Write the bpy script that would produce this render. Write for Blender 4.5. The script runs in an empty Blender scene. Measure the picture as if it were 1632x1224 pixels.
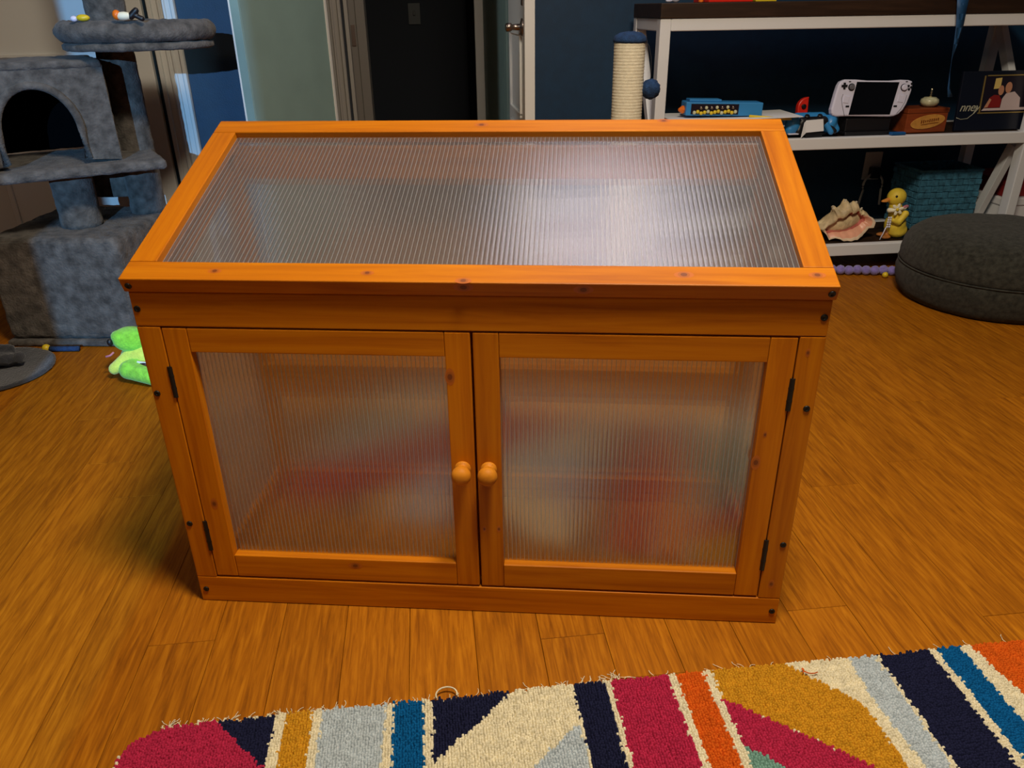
import bpy, bmesh, math, random
import numpy as np
from mathutils import Vector, Matrix, Euler
random.seed(7)
S = bpy.context.scene
COL = S.collection
R = math.radians
PI = math.pi

# ------------------------------------------------------------------ camera, world, lights, exposure
cd = bpy.data.cameras.new('camera'); cam = bpy.data.objects.new('camera', cd); COL.objects.link(cam)
RT = Vector((0.9937996, -0.1104220, -0.0130138)); UP = Vector((0.0599979, 0.4340422, 0.8988924)); FW = Vector((0.0936090, 0.8940997, -0.4379761))
m = Matrix.Identity(4)
for i in range(3):
    m[i][0] = RT[i]; m[i][1] = UP[i]; m[i][2] = -FW[i]
m[0][3], m[1][3], m[2][3] = 0.44253, -1.12317, 0.94176
cam.matrix_world = m
cd.sensor_fit = 'HORIZONTAL'; cd.sensor_width = 36; cd.lens = 1228.34 / 1632 * 36; cd.clip_start = 0.02
S.camera = cam

W = bpy.data.worlds.new('world'); S.world = W; W.use_nodes = True
W.node_tree.nodes['Background'].inputs[0].default_value = (0.6, 0.7, 1.0, 1)
W.node_tree.nodes['Background'].inputs[1].default_value = 0.004

def lamp(name, kind, loc, energy, color, target=None, **kw):
    l = bpy.data.lights.new(name, kind); l.energy = energy; l.color = color
    for k, v in kw.items(): setattr(l, k, v)
    o = bpy.data.objects.new(name, l); COL.objects.link(o); o.location = loc
    if target is not None:
        o.rotation_euler = (Vector(target) - Vector(loc)).to_track_quat('-Z', 'Y').to_euler()
    return o
lamp('ceiling_light', 'AREA', (0.80, -0.56, 2.42), 64, (1.0, 0.86, 0.66), (0.8, -0.4, 0), shape='DISK', size=0.50)
lamp('ceiling_light_rear', 'AREA', (1.02, 1.12, 2.42), 7, (0.92, 0.86, 1.0), (1.02, 1.12, 0), shape='DISK', size=0.85)
lamp('left_fill_light', 'AREA', (-1.25, -1.5, 2.1), 6.0, (1.0, 0.72, 0.45), (0.4, 1.4, 0.6), shape='DISK', size=0.4)  # added fill from the left, stands for no known fixture
lamp('next_room_light', 'SPOT', (-0.20, -6.0, 1.90), 1700, (0.24, 0.56, 1.0), (-0.40, 1.9, 0.75), spot_size=R(26), spot_blend=0.1, shadow_soft_size=0.015)

lamp('hall_fill_spot', 'SPOT', (-1.40, 0.20, 2.30), 75, (0.90, 0.95, 1.0), (0.76, 2.30, 0.85), spot_size=R(24), spot_blend=0.6, shadow_soft_size=0.08)  # added spot, brightens the doorway, open doors and hall wall

S.view_settings.view_transform = 'Standard'; S.view_settings.look = 'None'
S.view_settings.exposure = 0.0; S.view_settings.gamma = 1.0; S.view_settings.use_curve_mapping = False
S.cycles.use_denoising = True
S.cycles.max_bounces = 14; S.cycles.transmission_bounces = 10; S.cycles.transparent_max_bounces = 16
S.cycles.sample_clamp_indirect = 4.0; S.cycles.blur_glossy = 1.0

# ------------------------------------------------------------------ materials
def newmat(name):
    mt = bpy.data.materials.new(name); mt.use_nodes = True
    nt = mt.node_tree; return mt, nt, nt.nodes['Principled BSDF']
def N(nt, t, **kw):
    n = nt.nodes.new(t)
    for k, v in kw.items(): setattr(n, k, v)
    return n
def plain(name, col, rough=0.5, metal=0.0, spec=0.5, sheen=0.0, bump=0.0, bscale=200, var=0.0, vscale=8, emit=None):
    mt, nt, b = newmat(name)
    b.inputs['Base Color'].default_value = (*col, 1); b.inputs['Roughness'].default_value = rough
    b.inputs['Metallic'].default_value = metal; b.inputs['Specular IOR Level'].default_value = spec
    if sheen: b.inputs['Sheen Weight'].default_value = sheen; b.inputs['Sheen Roughness'].default_value = 0.6
    tc = N(nt, 'ShaderNodeTexCoord')
    if var:
        no = N(nt, 'ShaderNodeTexNoise'); no.inputs['Scale'].default_value = vscale; no.inputs['Detail'].default_value = 6
        nt.links.new(tc.outputs['Object'], no.inputs['Vector'])
        cr = N(nt, 'ShaderNodeValToRGB'); cr.color_ramp.elements[0].position = 0.3; cr.color_ramp.elements[1].position = 0.7
        cr.color_ramp.elements[0].color = (*[c * (1 - var) for c in col], 1); cr.color_ramp.elements[1].color = (*[min(1, c * (1 + var)) for c in col], 1)
        nt.links.new(no.outputs['Fac'], cr.inputs['Fac']); nt.links.new(cr.outputs['Color'], b.inputs['Base Color'])
    if bump:
        n2 = N(nt, 'ShaderNodeTexNoise'); n2.inputs['Scale'].default_value = bscale; n2.inputs['Detail'].default_value = 3
        nt.links.new(tc.outputs['Object'], n2.inputs['Vector'])
        bp = N(nt, 'ShaderNodeBump'); bp.inputs['Strength'].default_value = bump; bp.inputs['Distance'].default_value = 0.004
        nt.links.new(n2.outputs['Fac'], bp.inputs['Height']); nt.links.new(bp.outputs['Normal'], b.inputs['Normal'])
    return mt
def woodmat(name, c0, c1, c2, scale, rough, bump=0.08, rnd=0.25, spec=0.4):
    """grain runs along the piece's own local X; each object gets its own slice of grain and tone"""
    mt, nt, b = newmat(name)
    tc = N(nt, 'ShaderNodeTexCoord'); oi = N(nt, 'ShaderNodeObjectInfo')
    mul = N(nt, 'ShaderNodeVectorMath', operation='SCALE'); mul.inputs[0].default_value = (7.3, 3.1, 5.7)
    nt.links.new(oi.outputs['Random'], mul.inputs['Scale'])
    add = N(nt, 'ShaderNodeVectorMath', operation='ADD'); nt.links.new(tc.outputs['Object'], add.inputs[0]); nt.links.new(mul.outputs[0], add.inputs[1])
    mp = N(nt, 'ShaderNodeMapping'); mp.inputs['Scale'].default_value = scale; nt.links.new(add.outputs[0], mp.inputs['Vector'])
    n1 = N(nt, 'ShaderNodeTexNoise'); n1.inputs['Scale'].default_value = 1.0; n1.inputs['Detail'].default_value = 5; n1.inputs['Roughness'].default_value = 0.62; n1.inputs['Distortion'].default_value = 0.6
    nt.links.new(mp.outputs[0], n1.inputs['Vector'])
    cr = N(nt, 'ShaderNodeValToRGB'); e = cr.color_ramp.elements
    e[0].position = 0.28; e[0].color = (*c0, 1); e[1].position = 0.72; e[1].color = (*c2, 1)
    k = e.new(0.5); k.color = (*c1, 1)
    nt.links.new(n1.outputs['Fac'], cr.inputs['Fac'])
    hs = N(nt, 'ShaderNodeHueSaturation'); mr = N(nt, 'ShaderNodeMapRange'); mr.inputs['To Min'].default_value = 1 - rnd; mr.inputs['To Max'].default_value = 1 + rnd
    nt.links.new(oi.outputs['Random'], mr.inputs['Value']); nt.links.new(mr.outputs[0], hs.inputs['Value']); nt.links.new(cr.outputs['Color'], hs.inputs['Color'])
    nt.links.new(hs.outputs['Color'], b.inputs['Base Color'])
    b.inputs['Roughness'].default_value = rough; b.inputs['Specular IOR Level'].default_value = spec
    bp = N(nt, 'ShaderNodeBump'); bp.inputs['Strength'].default_value = bump; bp.inputs['Distance'].default_value = 0.002
    nt.links.new(n1.outputs['Fac'], bp.inputs['Height']); nt.links.new(bp.outputs['Normal'], b.inputs['Normal'])
    return mt
M = {}
M['cedar'] = woodmat('orange_stained_wood', (0.33, 0.083, 0.0010), (0.46, 0.137, 0.0014), (0.54, 0.180, 0.0022), (3.0, 70, 70), 0.45, rnd=0.08, spec=0.2)
M['floor'] = woodmat('strand_bamboo', (0.19, 0.056, 0.003), (0.325, 0.105, 0.004), (0.45, 0.162, 0.007), (10.0, 135, 135), 0.5, rnd=0.10, bump=0.12, spec=0.1)
M['knobwood'] = woodmat('turned_knob_wood', (0.42, 0.14, 0.006), (0.52, 0.185, 0.010), (0.58, 0.22, 0.015), (12, 60, 60), 0.55, rnd=0.05, spec=0.2)
M['knot_dark'] = plain('knot_dark', (0.16, 0.035, 0.002), 0.5)
M['knot_mid'] = plain('knot_mid', (0.33, 0.085, 0.004), 0.5)
M['knot_rim'] = plain('knot_rim', (0.43, 0.105, 0.003), 0.5)
M['darkwood'] = woodmat('dark_walnut_board', (0.014, 0.006, 0.003), (0.028, 0.013, 0.006), (0.05, 0.024, 0.012), (3, 40, 40), 0.5)
M['redwood'] = woodmat('red_brown_box_wood', (0.16, 0.03, 0.008), (0.22, 0.045, 0.011), (0.28, 0.06, 0.015), (6, 60, 60), 0.4)
M['underfloor'] = plain('floor_underlay', (0.07, 0.028, 0.004), 0.9)
M['black_metal'] = plain('black_metal', (0.006, 0.006, 0.006), 0.45, 0.3)
M['black'] = plain('black_plastic', (0.006, 0.006, 0.008), 0.45)
M['screen'] = plain('dark_screen_glass', (0.003, 0.003, 0.004), 0.12)
M['white_paint'] = plain('white_paint', (0.74, 0.76, 0.78), 0.4)
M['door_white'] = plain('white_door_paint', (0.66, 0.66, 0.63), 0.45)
M['jamb'] = plain('shaded_jamb_tone', (0.10, 0.092, 0.08), 0.5)  # the jamb's dimness is put into its colour
M['casing'] = plain('shaded_casing_tone', (0.20, 0.19, 0.17), 0.5)  # shaded copy of the white trim, dim light painted in
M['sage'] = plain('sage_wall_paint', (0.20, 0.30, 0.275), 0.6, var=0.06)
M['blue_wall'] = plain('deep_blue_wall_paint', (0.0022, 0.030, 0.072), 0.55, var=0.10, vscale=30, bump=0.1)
M['deep_shade'] = plain('deep_shade_tone', (0.012, 0.016, 0.024), 0.8)  # near black: the unlit hallway's shade is in the colour
M['ceiling'] = plain('ceiling_paint', (0.62, 0.63, 0.66), 0.9)
M['fur'] = plain('grey_carpet_plush', (0.100, 0.090, 0.080), 0.95, spec=0.1, sheen=0.1, bump=0.9, bscale=150, var=0.5, vscale=34)
M['fur_shade'] = plain('shaded_house_back', (0.003, 0.003, 0.0035), 0.95, spec=0.0)  # shade inside the cube house, painted as a near-black back
M['fur_dark'] = plain('dark_grey_plush', (0.028, 0.030, 0.036), 0.95, spec=0.1, sheen=0.3, bump=0.8, bscale=170, var=0.4, vscale=40)
M['pouf'] = plain('charcoal_woven_fabric', (0.034, 0.034, 0.027), 0.95, spec=0.05, sheen=0.1, bump=0.6, bscale=420, var=0.45, vscale=70)
M['lime'] = plain('lime_plush', (0.26, 0.78, 0.06), 0.9, spec=0.1, sheen=0.3, bump=0.7, bscale=220, var=0.25, vscale=60)
M['lime_pale'] = plain('pale_lime_plush', (0.66, 0.88, 0.14), 0.9, spec=0.1, sheen=0.3, bump=0.6, bscale=220, var=0.15, vscale=60)
M['sisal'] = plain('sisal_rope', (0.80, 0.74, 0.56), 0.85, bump=0.4, bscale=500, var=0.10, vscale=120)
M['navy_plush'] = plain('navy_plush', (0.010, 0.042, 0.125), 0.9, sheen=0.0, bump=0.8, bscale=260, var=0.35, vscale=80)
M['cord'] = plain('dark_cord', (0.01, 0.012, 0.02), 0.8)
M['toy_blue'] = plain('toy_box_blue', (0.035, 0.24, 0.56), 0.4)
M['pad_blue'] = plain('controller_blue', (0.03, 0.23, 0.56), 0.35)
M['red'] = plain('bright_red_plastic', (0.72, 0.02, 0.008), 0.35)
M['dark_red'] = plain('dark_red_card', (0.25, 0.012, 0.012), 0.6)
M['orange'] = plain('orange_plastic', (0.80, 0.17, 0.01), 0.4)
M['yellow'] = plain('yellow_plastic', (0.72, 0.52, 0.02), 0.4)
M['paper'] = plain('white_paper', (0.80, 0.82, 0.85), 0.6)
M['white_plastic'] = plain('white_plastic', (0.68, 0.69, 0.86), 0.35)
M['grey_plastic'] = plain('grey_plastic', (0.13, 0.13, 0.15), 0.4)
M['blue_light'] = plain('blue_plastic', (0.01, 0.10, 0.32), 0.35)
M['brass'] = plain('brass', (0.75, 0.66, 0.42), 0.25, 1.0)
M['pot'] = plain('pale_green_glaze', (0.50, 0.50, 0.32), 0.25, var=0.3, vscale=60)
M['plaque'] = plain('gilt_plaque', (0.55, 0.26, 0.05), 0.4, var=0.2, vscale=50)
M['frame_navy'] = plain('dark_navy_frame', (0.005, 0.007, 0.016), 0.3)
M['gold'] = plain('gold_line', (0.45, 0.32, 0.10), 0.35, 0.6)
M['ink'] = plain('pale_lettering', (0.42, 0.42, 0.32), 0.5)
M['skin'] = plain('print_skin_tone', (0.50, 0.24, 0.14), 0.4)
M['print_red'] = plain('print_red', (0.22, 0.012, 0.012), 0.4)
M['print_white'] = plain('print_white', (0.55, 0.46, 0.46), 0.4)
M['print_dark'] = plain('print_dark', (0.012, 0.008, 0.016), 0.3)
M['print_lamp'] = plain('print_lamp_yellow', (0.65, 0.50, 0.16), 0.4)
M['ribbon'] = plain('blue_ribbon', (0.012, 0.075, 0.20), 0.6, var=0.2, vscale=60)
M['teal'] = plain('teal_woven_fibre', (0.036, 0.15, 0.235), 0.75, var=0.45, vscale=60)
M['purple'] = plain('lilac_pompom', (0.22, 0.17, 0.50), 0.9, sheen=0.4, bump=0.6, bscale=300, var=0.2, vscale=80)
M['duck'] = plain('yellow_duck_glaze', (0.80, 0.60, 0.05), 0.55, var=0.12, vscale=40, bump=0.3, bscale=180)
M['duck_bill'] = plain('orange_bill', (0.70, 0.27, 0.04), 0.5)
M['duck_foot'] = plain('orange_brown_feet', (0.42, 0.15, 0.025), 0.6, var=0.3, vscale=60)
M['petal'] = plain('cream_petals', (0.85, 0.82, 0.62), 0.6)
M['pink'] = plain('pink_bow', (0.55, 0.20, 0.27), 0.6)
M['shell'] = plain('cream_shell', (0.66, 0.52, 0.30), 0.55, var=0.3, vscale=40, bump=0.4, bscale=120)
M['shell_tip'] = plain('pale_shell_knobs', (0.62, 0.55, 0.42), 0.55, var=0.2, vscale=60)
M['shell_lip'] = plain('pale_pink_lip', (0.85, 0.66, 0.46), 0.35, var=0.15, vscale=30)
M['shell_pink'] = plain('soft_pink_lip_inside', (0.80, 0.40, 0.26), 0.35, var=0.12, vscale=30)
M['shell_in'] = plain('deep_pink_shell_inside', (0.50, 0.13, 0.10), 0.35, var=0.3, vscale=30)
M['nickel'] = plain('dark_nickel', (0.30, 0.24, 0.20), 0.3, 1.0)
M['switch'] = plain('switch_plate', (0.05, 0.055, 0.055), 0.5)  # pale plate darkened to carry the dim of the hall
M['outlet'] = plain('outlet_plate_grey', (0.55, 0.52, 0.46), 0.5)

def panemat(name, back, haze, gloss):
    mt = bpy.data.materials.new(name); mt.use_nodes = True; nt = mt.node_tree
    nt.nodes.remove(nt.nodes['Principled BSDF']); out = nt.nodes['Material Output']
    rf = N(nt, 'ShaderNodeBsdfRefraction'); rf.inputs['IOR'].default_value = 1.06; rf.inputs['Roughness'].default_value = 0.03; rf.inputs['Color'].default_value = (0.95, 0.96, 0.97, 1)
    tr = N(nt, 'ShaderNodeBsdfTransparent'); tr.inputs['Color'].default_value = (0.97, 0.975, 0.98, 1)
    tl = N(nt, 'ShaderNodeBsdfTranslucent'); tl.inputs['Color'].default_value = (0.62, 0.63, 0.65, 1)
    df = N(nt, 'ShaderNodeBsdfDiffuse'); df.inputs['Color'].default_value = (0.52, 0.54, 0.58, 1)
    gs = N(nt, 'ShaderNodeBsdfGlossy'); gs.inputs['Roughness'].default_value = 0.20; gs.inputs['Color'].default_value = (1, 1, 1, 1)
    # the outer skin is nearly flat: its sheen follows the sheet's own plane more than the flutes
    ge = N(nt, 'ShaderNodeNewGeometry'); vt = N(nt, 'ShaderNodeVectorTransform', vector_type='NORMAL', convert_from='OBJECT', convert_to='WORLD'); vt.inputs[0].default_value = (0, 0, 1)
    mxn = N(nt, 'ShaderNodeMix', data_type='VECTOR'); mxn.inputs[0].default_value = 0.12
    nt.links.new(vt.outputs[0], mxn.inputs[4]); nt.links.new(ge.outputs['Normal'], mxn.inputs[5])
    nn = N(nt, 'ShaderNodeVectorMath', operation='NORMALIZE'); nt.links.new(mxn.outputs[1], nn.inputs[0])
    if not back: nt.links.new(nn.outputs[0], gs.inputs['Normal'])
    def mix(a, b, f):
        x = N(nt, 'ShaderNodeMixShader'); x.inputs[0].default_value = f; nt.links.new(a.outputs[0], x.inputs[1]); nt.links.new(b.outputs[0], x.inputs[2]); return x
    a = tr if back else mix(rf, tr, 0.38)
    c = mix(a, mix(df, tl, 0.4), haze); d = mix(c, gs, gloss)
    nt.links.new(d.outputs[0], out.inputs['Surface'])
    return mt
M['pane_back'] = panemat('clear_sheet_back_skin', True, 0.0, 0.03)
M['pane'] = panemat('clear_ribbed_polycarbonate', False, 0.055, 0.20)
M['pane_lid'] = panemat('hazy_ribbed_polycarbonate', False, 0.15, 0.10)
M['pane_web'] = panemat('sheet_web', True, 0.45, 0.05)
M['pane_side'] = panemat('hazy_side_sheet', True, 0.35, 0.05)


# ------------------------------------------------------------------ helpers
def prop(o, label=None, cat=None, group=None, kind=None):
    if label: o['label'] = label
    if cat: o['category'] = cat
    if group: o['group'] = group
    if kind: o['kind'] = kind
    return o
def link(name, me, mats, parent=None, loc=(0, 0, 0), rot=(0, 0, 0), smooth=False):
    o = bpy.data.objects.new(name, me); COL.objects.link(o)
    if mats is not None and len(me.materials) == 0:
        for mm in (mats if isinstance(mats, (list, tuple)) else [mats]): me.materials.append(mm)
    if parent: o.parent = parent
    o.location = loc; o.rotation_euler = rot
    if smooth:
        me.polygons.foreach_set('use_smooth', [True] * len(me.polygons))
    return o
def empty(name, loc=(0, 0, 0), rotz=0, parent=None, rot=None):
    o = bpy.data.objects.new(name, None); COL.objects.link(o); o.empty_display_size = 0.05
    o.location = loc; o.rotation_euler = rot or (0, 0, rotz)
    if parent: o.parent = parent
    return o
def tomesh(bm, name):
    bmesh.ops.recalc_face_normals(bm, faces=bm.faces[:]) if bm.faces else None
    me = bpy.data.meshes.new(name); bm.to_mesh(me); bm.free(); return me
def add_box(bm, size, loc=(0, 0, 0), rot=None, mi=0):
    mt = Matrix.Translation(loc) @ (Euler(rot).to_matrix().to_4x4() if rot else Matrix.Identity(4)) @ Matrix.Diagonal((*size, 1))
    r = bmesh.ops.create_cube(bm, size=1, matrix=mt)
    fs = {f for v in r['verts'] for f in v.link_faces}
    for f in fs: f.material_index = mi
    return r['verts']
def box(name, size, mat, parent=None, loc=(0, 0, 0), rot=(0, 0, 0), bev=0.0, seg=2, smooth=False):
    bm = bmesh.new(); add_box(bm, size)
    if bev: bmesh.ops.bevel(bm, geom=bm.edges[:], offset=bev, segments=seg, profile=0.5, affect='EDGES')
    return link(name, tomesh(bm, name), mat, parent, loc, rot, smooth)
def span(name, a, b, mat, parent=None, bev=0.0, seg=2):
    a, b = Vector(a), Vector(b)
    return box(name, tuple(b - a), mat, parent, tuple((a + b) / 2), bev=bev, seg=seg)
def lathe(name, prof, mat, parent=None, loc=(0, 0, 0), rot=(0, 0, 0), seg=32, smooth=True):
    bm = bmesh.new(); rings = []
    for r, z in prof:
        if r < 1e-6: rings.append([bm.verts.new((0, 0, z))])
        else: rings.append([bm.verts.new((r * math.cos(2 * PI * k / seg), r * math.sin(2 * PI * k / seg), z)) for k in range(seg)])
    for a, b in zip(rings, rings[1:]):
        for k in range(seg):
            k2 = (k + 1) % seg
            if len(a) == 1 and len(b) == 1: continue
            if len(a) == 1: bm.faces.new((a[0], b[k], b[k2]))
            elif len(b) == 1: bm.faces.new((a[k], a[k2], b[0]))
            else: bm.faces.new((a[k], a[k2], b[k2], b[k]))
    for ring in (rings[0], rings[-1]):
        if len(ring) > 1: bm.faces.new(ring)
    return link(name, tomesh(bm, name), mat, parent, loc, rot, smooth)
def cyl(name, r, h, mat, parent=None, loc=(0, 0, 0), rot=(0, 0, 0), seg=24, bev=0.0):
    b = min(bev, h * .45, r * .45)
    prof = [(0, 0), (r - b, 0), (r, b), (r, h - b), (r - b, h), (0, h)] if b else [(0, 0), (r, 0), (r, h), (0, h)]
    return lathe(name, prof, mat, parent, loc, rot, seg, smooth=False)
def tube(name, pts, rad, mat, parent=None, seg=8, loc=(0, 0, 0)):
    pts = [Vector(p) for p in pts]; bm = bmesh.new(); rings = []
    rad = rad if isinstance(rad, (list, tuple)) else [rad] * len(pts)
    for i, p in enumerate(pts):
        d = (pts[min(i + 1, len(pts) - 1)] - pts[max(i - 1, 0)]).normalized()
        q = d.to_track_quat('Z', 'Y')
        rings.append([bm.verts.new(p + q @ Vector((rad[i] * math.cos(2 * PI * k / seg), rad[i] * math.sin(2 * PI * k / seg), 0))) for k in range(seg)])
    for a, b in zip(rings, rings[1:]):
        for k in range(seg): bm.faces.new((a[k], a[(k + 1) % seg], b[(k + 1) % seg], b[k]))
    bm.faces.new(rings[0]); bm.faces.new(rings[-1])
    return link(name, tomesh(bm, name), mat, parent, loc, smooth=True)
def prism(name, pts, th, mat, parent=None, loc=(0, 0, 0), rot=(0, 0, 0), bev=0.0, seg=2):
    """outline in local XZ, thickness along +Y"""
    bm = bmesh.new(); a = [bm.verts.new((x, 0, z)) for x, z in pts]; b = [bm.verts.new((x, th, z)) for x, z in pts]
    f0 = bm.faces.new(a); f1 = bm.faces.new(b)
    n = len(pts)
    for i in range(n): bm.faces.new((a[i], a[(i + 1) % n], b[(i + 1) % n], b[i]))
    bmesh.ops.recalc_face_normals(bm, faces=bm.faces[:])
    if bev: bmesh.ops.bevel(bm, geom=[e for f in (f0, f1) for e in f.edges], offset=bev, segments=seg, profile=0.5, affect='EDGES')
    return link(name, tomesh(bm, name), mat, parent, loc, rot)
def remeshed(bm, voxel, smooth_it=4):
    me = bpy.data.meshes.new('t'); bm.to_mesh(me); bm.free()
    o = bpy.data.objects.new('t', me); COL.objects.link(o)
    a = o.modifiers.new('r', 'REMESH'); a.mode = 'VOXEL'; a.voxel_size = voxel
    if smooth_it:
        b = o.modifiers.new('s', 'SMOOTH'); b.iterations = smooth_it; b.factor = 0.5
    dg = bpy.context.evaluated_depsgraph_get(); dg.update()
    out = bpy.data.meshes.new_from_object(o.evaluated_get(dg))
    bpy.data.objects.remove(o); bpy.data.meshes.remove(me); out.materials.clear()
    return out
def add_ell(bm, c, r, rot=(0, 0, 0), seg=20):
    r = r if isinstance(r, (tuple, list)) else (r, r, r)
    bmesh.ops.create_uvsphere(bm, u_segments=seg, v_segments=seg // 2 + 2, radius=1, matrix=Matrix.Translation(c) @ Euler(rot).to_matrix().to_4x4() @ Matrix.Diagonal((*r, 1)))
def add_cap(bm, p0, p1, r0, r1, n=8):
    p0, p1 = Vector(p0), Vector(p1)
    for i in range(n + 1):
        t = i / n; add_ell(bm, p0.lerp(p1, t), r0 + (r1 - r0) * t, seg=14)
def organic(name, prims, voxel, mat, parent=None, loc=(0, 0, 0), rot=(0, 0, 0), sm=4):
    bm = bmesh.new()
    for p in prims:
        if p[0] == 'e': add_ell(bm, *p[1:])
        elif p[0] == 'c': add_cap(bm, *p[1:])
        else: add_box(bm, *p[1:])
    return link(name, remeshed(bm, voxel, sm), mat, parent, loc, rot, smooth=True)
def ball(name, r, mat, parent=None, loc=(0, 0, 0), rot=(0, 0, 0), seg=16):
    bm = bmesh.new(); add_ell(bm, (0, 0, 0), r, seg=seg)
    return link(name, tomesh(bm, name), mat, parent, loc, rot, smooth=True)
def furry(o, amp, scale, cuts=0):
    """push the surface about so that plush and carpet get an uneven pile"""
    from mathutils import noise
    me = o.data
    if cuts:
        bm = bmesh.new(); bm.from_mesh(me); bmesh.ops.subdivide_edges(bm, edges=bm.edges[:], cuts=cuts, use_grid_fill=True); bm.normal_update(); bm.to_mesh(me); bm.free()
    ns = [v.normal.copy() for v in me.vertices]
    for v, n in zip(me.vertices, ns):
        v.co += n * amp * (noise.noise(v.co * scale) + 0.5 * noise.noise(v.co * scale * 2.7))
    me.polygons.foreach_set('use_smooth', [True] * len(me.polygons))
    return o

# ------------------------------------------------------------------ setting: floor and planks
X0, X1, Y0, Y1, ZC = -1.75, 3.25, -2.6, 2.05, 2.5
fl = span('floor', (X0, Y0, -0.05), (X1, 4.3, -0.0125), M['underfloor']); prop(fl, kind='structure')
flo = Vector(fl.location)
PW = 0.108
cache = {}
fixed = {4: -0.168, 8: -0.155, 11: -0.209, -2: -0.103, 12: 0.278}
def plank(xc, ya, yb, wd=PW):
    key = (round(yb - ya, 3), round(wd, 3))
    if key not in cache:
        bm = bmesh.new(); add_box(bm, (key[0] - 0.0007, key[1] - 0.0007, 0.0125))
        top = [e for e in bm.edges if all(v.co.z > 0 for v in e.verts)]
        bmesh.ops.bevel(bm, geom=top, offset=0.0006, segments=1, affect='EDGES')
        me = tomesh(bm, 'plank'); me.materials.append(M['floor']); cache[key] = me
    o = link('plank', cache[key], None, fl, Vector((xc, (ya + yb) / 2, -0.00625)) - flo, (0, 0, PI / 2))
rng = random.Random(3)
for k in range(-18, 30):
    xa = max(0.152 + PW * k, X0); xb = min(0.152 + PW * (k + 1), X1)
    if xb - xa < 0.01: continue
    s0 = fixed.get(k, rng.uniform(-1.0, 0.9)); cuts = [s0]
    while cuts[-1] < Y1: cuts.append(cuts[-1] + rng.choice((0.95, 1.2, 1.45)))
    while cuts[0] > Y0: cuts.insert(0, cuts[0] - rng.choice((1.05, 1.3, 1.5)))
    cuts = [Y0] + [c for c in cuts if Y0 + 0.08 < c < Y1 - 0.08] + [Y1]
    for a, b in zip(cuts, cuts[1:]): plank((xa + xb) / 2, a, b, xb - xa)

# walls
DX0, DX1, DZ = 0.25, 0.80, 2.03
bm = bmesh.new(); t = 0.10
def wb(a, b): a, b = Vector(a), Vector(b); add_box(bm, tuple(b - a), tuple((a + b) / 2))
wb((X0 - t, Y1, 0), (DX0, Y1 + t, ZC)); wb((DX1, Y1, 0), (X1 + t, Y1 + t, ZC)); wb((DX0, Y1, DZ), (DX1, Y1 + t, ZC))
prop(link('wall_back', tomesh(bm, 'wall_back'), M['blue_wall']), kind='structure')
prop(span('wall_left', (X0 - t, Y0, 0), (X0, Y1, ZC), M['blue_wall']), kind='structure')
prop(span('wall_right', (X1, Y0, 0), (X1 + t, Y1, ZC), M['blue_wall']), kind='structure')
bm = bmesh.new(); AX0, AX1 = -0.452, -0.150
wb((X0 - t, Y0 - t, 0), (AX0, Y0, ZC)); wb((AX1, Y0 - t, 0), (X1 + t, Y0, ZC)); wb((AX0, Y0 - t, 2.03), (AX1, Y0, ZC))
prop(link('wall_front', tomesh(bm, 'wall_front'), M['blue_wall']), kind='structure')   # unseen narrow gap, added to trim the cool spot's beam
prop(span('ceiling', (X0 - t, Y0 - t, ZC), (X1 + t, 4.3, ZC + 0.08), M['ceiling']), kind='structure')
prop(span('wall_hall_left', (0.02, Y1 + t, 0), (0.10, 4.2, ZC), M['deep_shade']), kind='structure')
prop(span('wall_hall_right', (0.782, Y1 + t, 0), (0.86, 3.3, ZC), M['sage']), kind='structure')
prop(span('wall_hall_corner', (0.745, 3.3, 0), (0.86, 4.2, ZC), M['deep_shade']), kind='structure')
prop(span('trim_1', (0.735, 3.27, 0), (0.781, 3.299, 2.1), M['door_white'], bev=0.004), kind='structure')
hb = span('wall_hall_back', (0.02, 4.2, 0), (0.86, 4.3, ZC), M['deep_shade']); prop(hb, kind='structure')
sp = box('switch_plate', (0.075, 0.008, 0.12), M['switch'], None, (0.425, 4.195, 0.92), bev=0.002); prop(sp, 'pale switch plate on the shaded wall at the end of the hallway', 'switch plate')
box('toggle', (0.012, 0.012, 0.026), M['switch'], sp, (0, -0.008, 0.004), bev=0.002)
prop(span('baseboard_back', (DX1 + 0.09, Y1 - 0.014, 0), (X1, Y1, 0.09), M['white_paint'], bev=0.004), kind='structure')

# doorway casing, left side: flat board with ridges, jamb and stop
def casing(name, x0, x1, z1, y=Y1, parent=None):
    bm = bmesh.new()
    w = x1 - x0
    add_box(bm, (w, 0.016, z1), ((x0 + x1) / 2, y - 0.008, z1 / 2))
    for f, ww, d in ((0.08, 0.16, 0.012), (0.42, 0.10, 0.006), (0.60, 0.10, 0.006), (0.92, 0.14, 0.009)):
        add_box(bm, (w * ww, d, z1), (x0 + w * f, y - 0.016 - d / 2, z1 / 2))
    bmesh.ops.bevel(bm, geom=bm.edges[:], offset=0.002, segments=1, affect='EDGES')
    o = link(name, tomesh(bm, name), M['door_white'], parent); return o
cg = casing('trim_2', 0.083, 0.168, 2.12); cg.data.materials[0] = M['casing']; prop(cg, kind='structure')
prop(span('trim_5', (0.168, Y1 - 0.010, 0), (0.178, Y1, DZ), M['deep_shade'], bev=0.002), kind='structure')  # dark strip painted in for the shaded gap
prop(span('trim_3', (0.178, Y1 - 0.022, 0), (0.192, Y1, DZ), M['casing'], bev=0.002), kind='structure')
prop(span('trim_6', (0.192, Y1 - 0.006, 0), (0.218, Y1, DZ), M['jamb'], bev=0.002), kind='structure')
prop(span('trim_4', (0.218, Y1 - 0.012, 0), (0.252, Y1 + 0.10, DZ), M['jamb'], bev=0.002), kind='structure')
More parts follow.
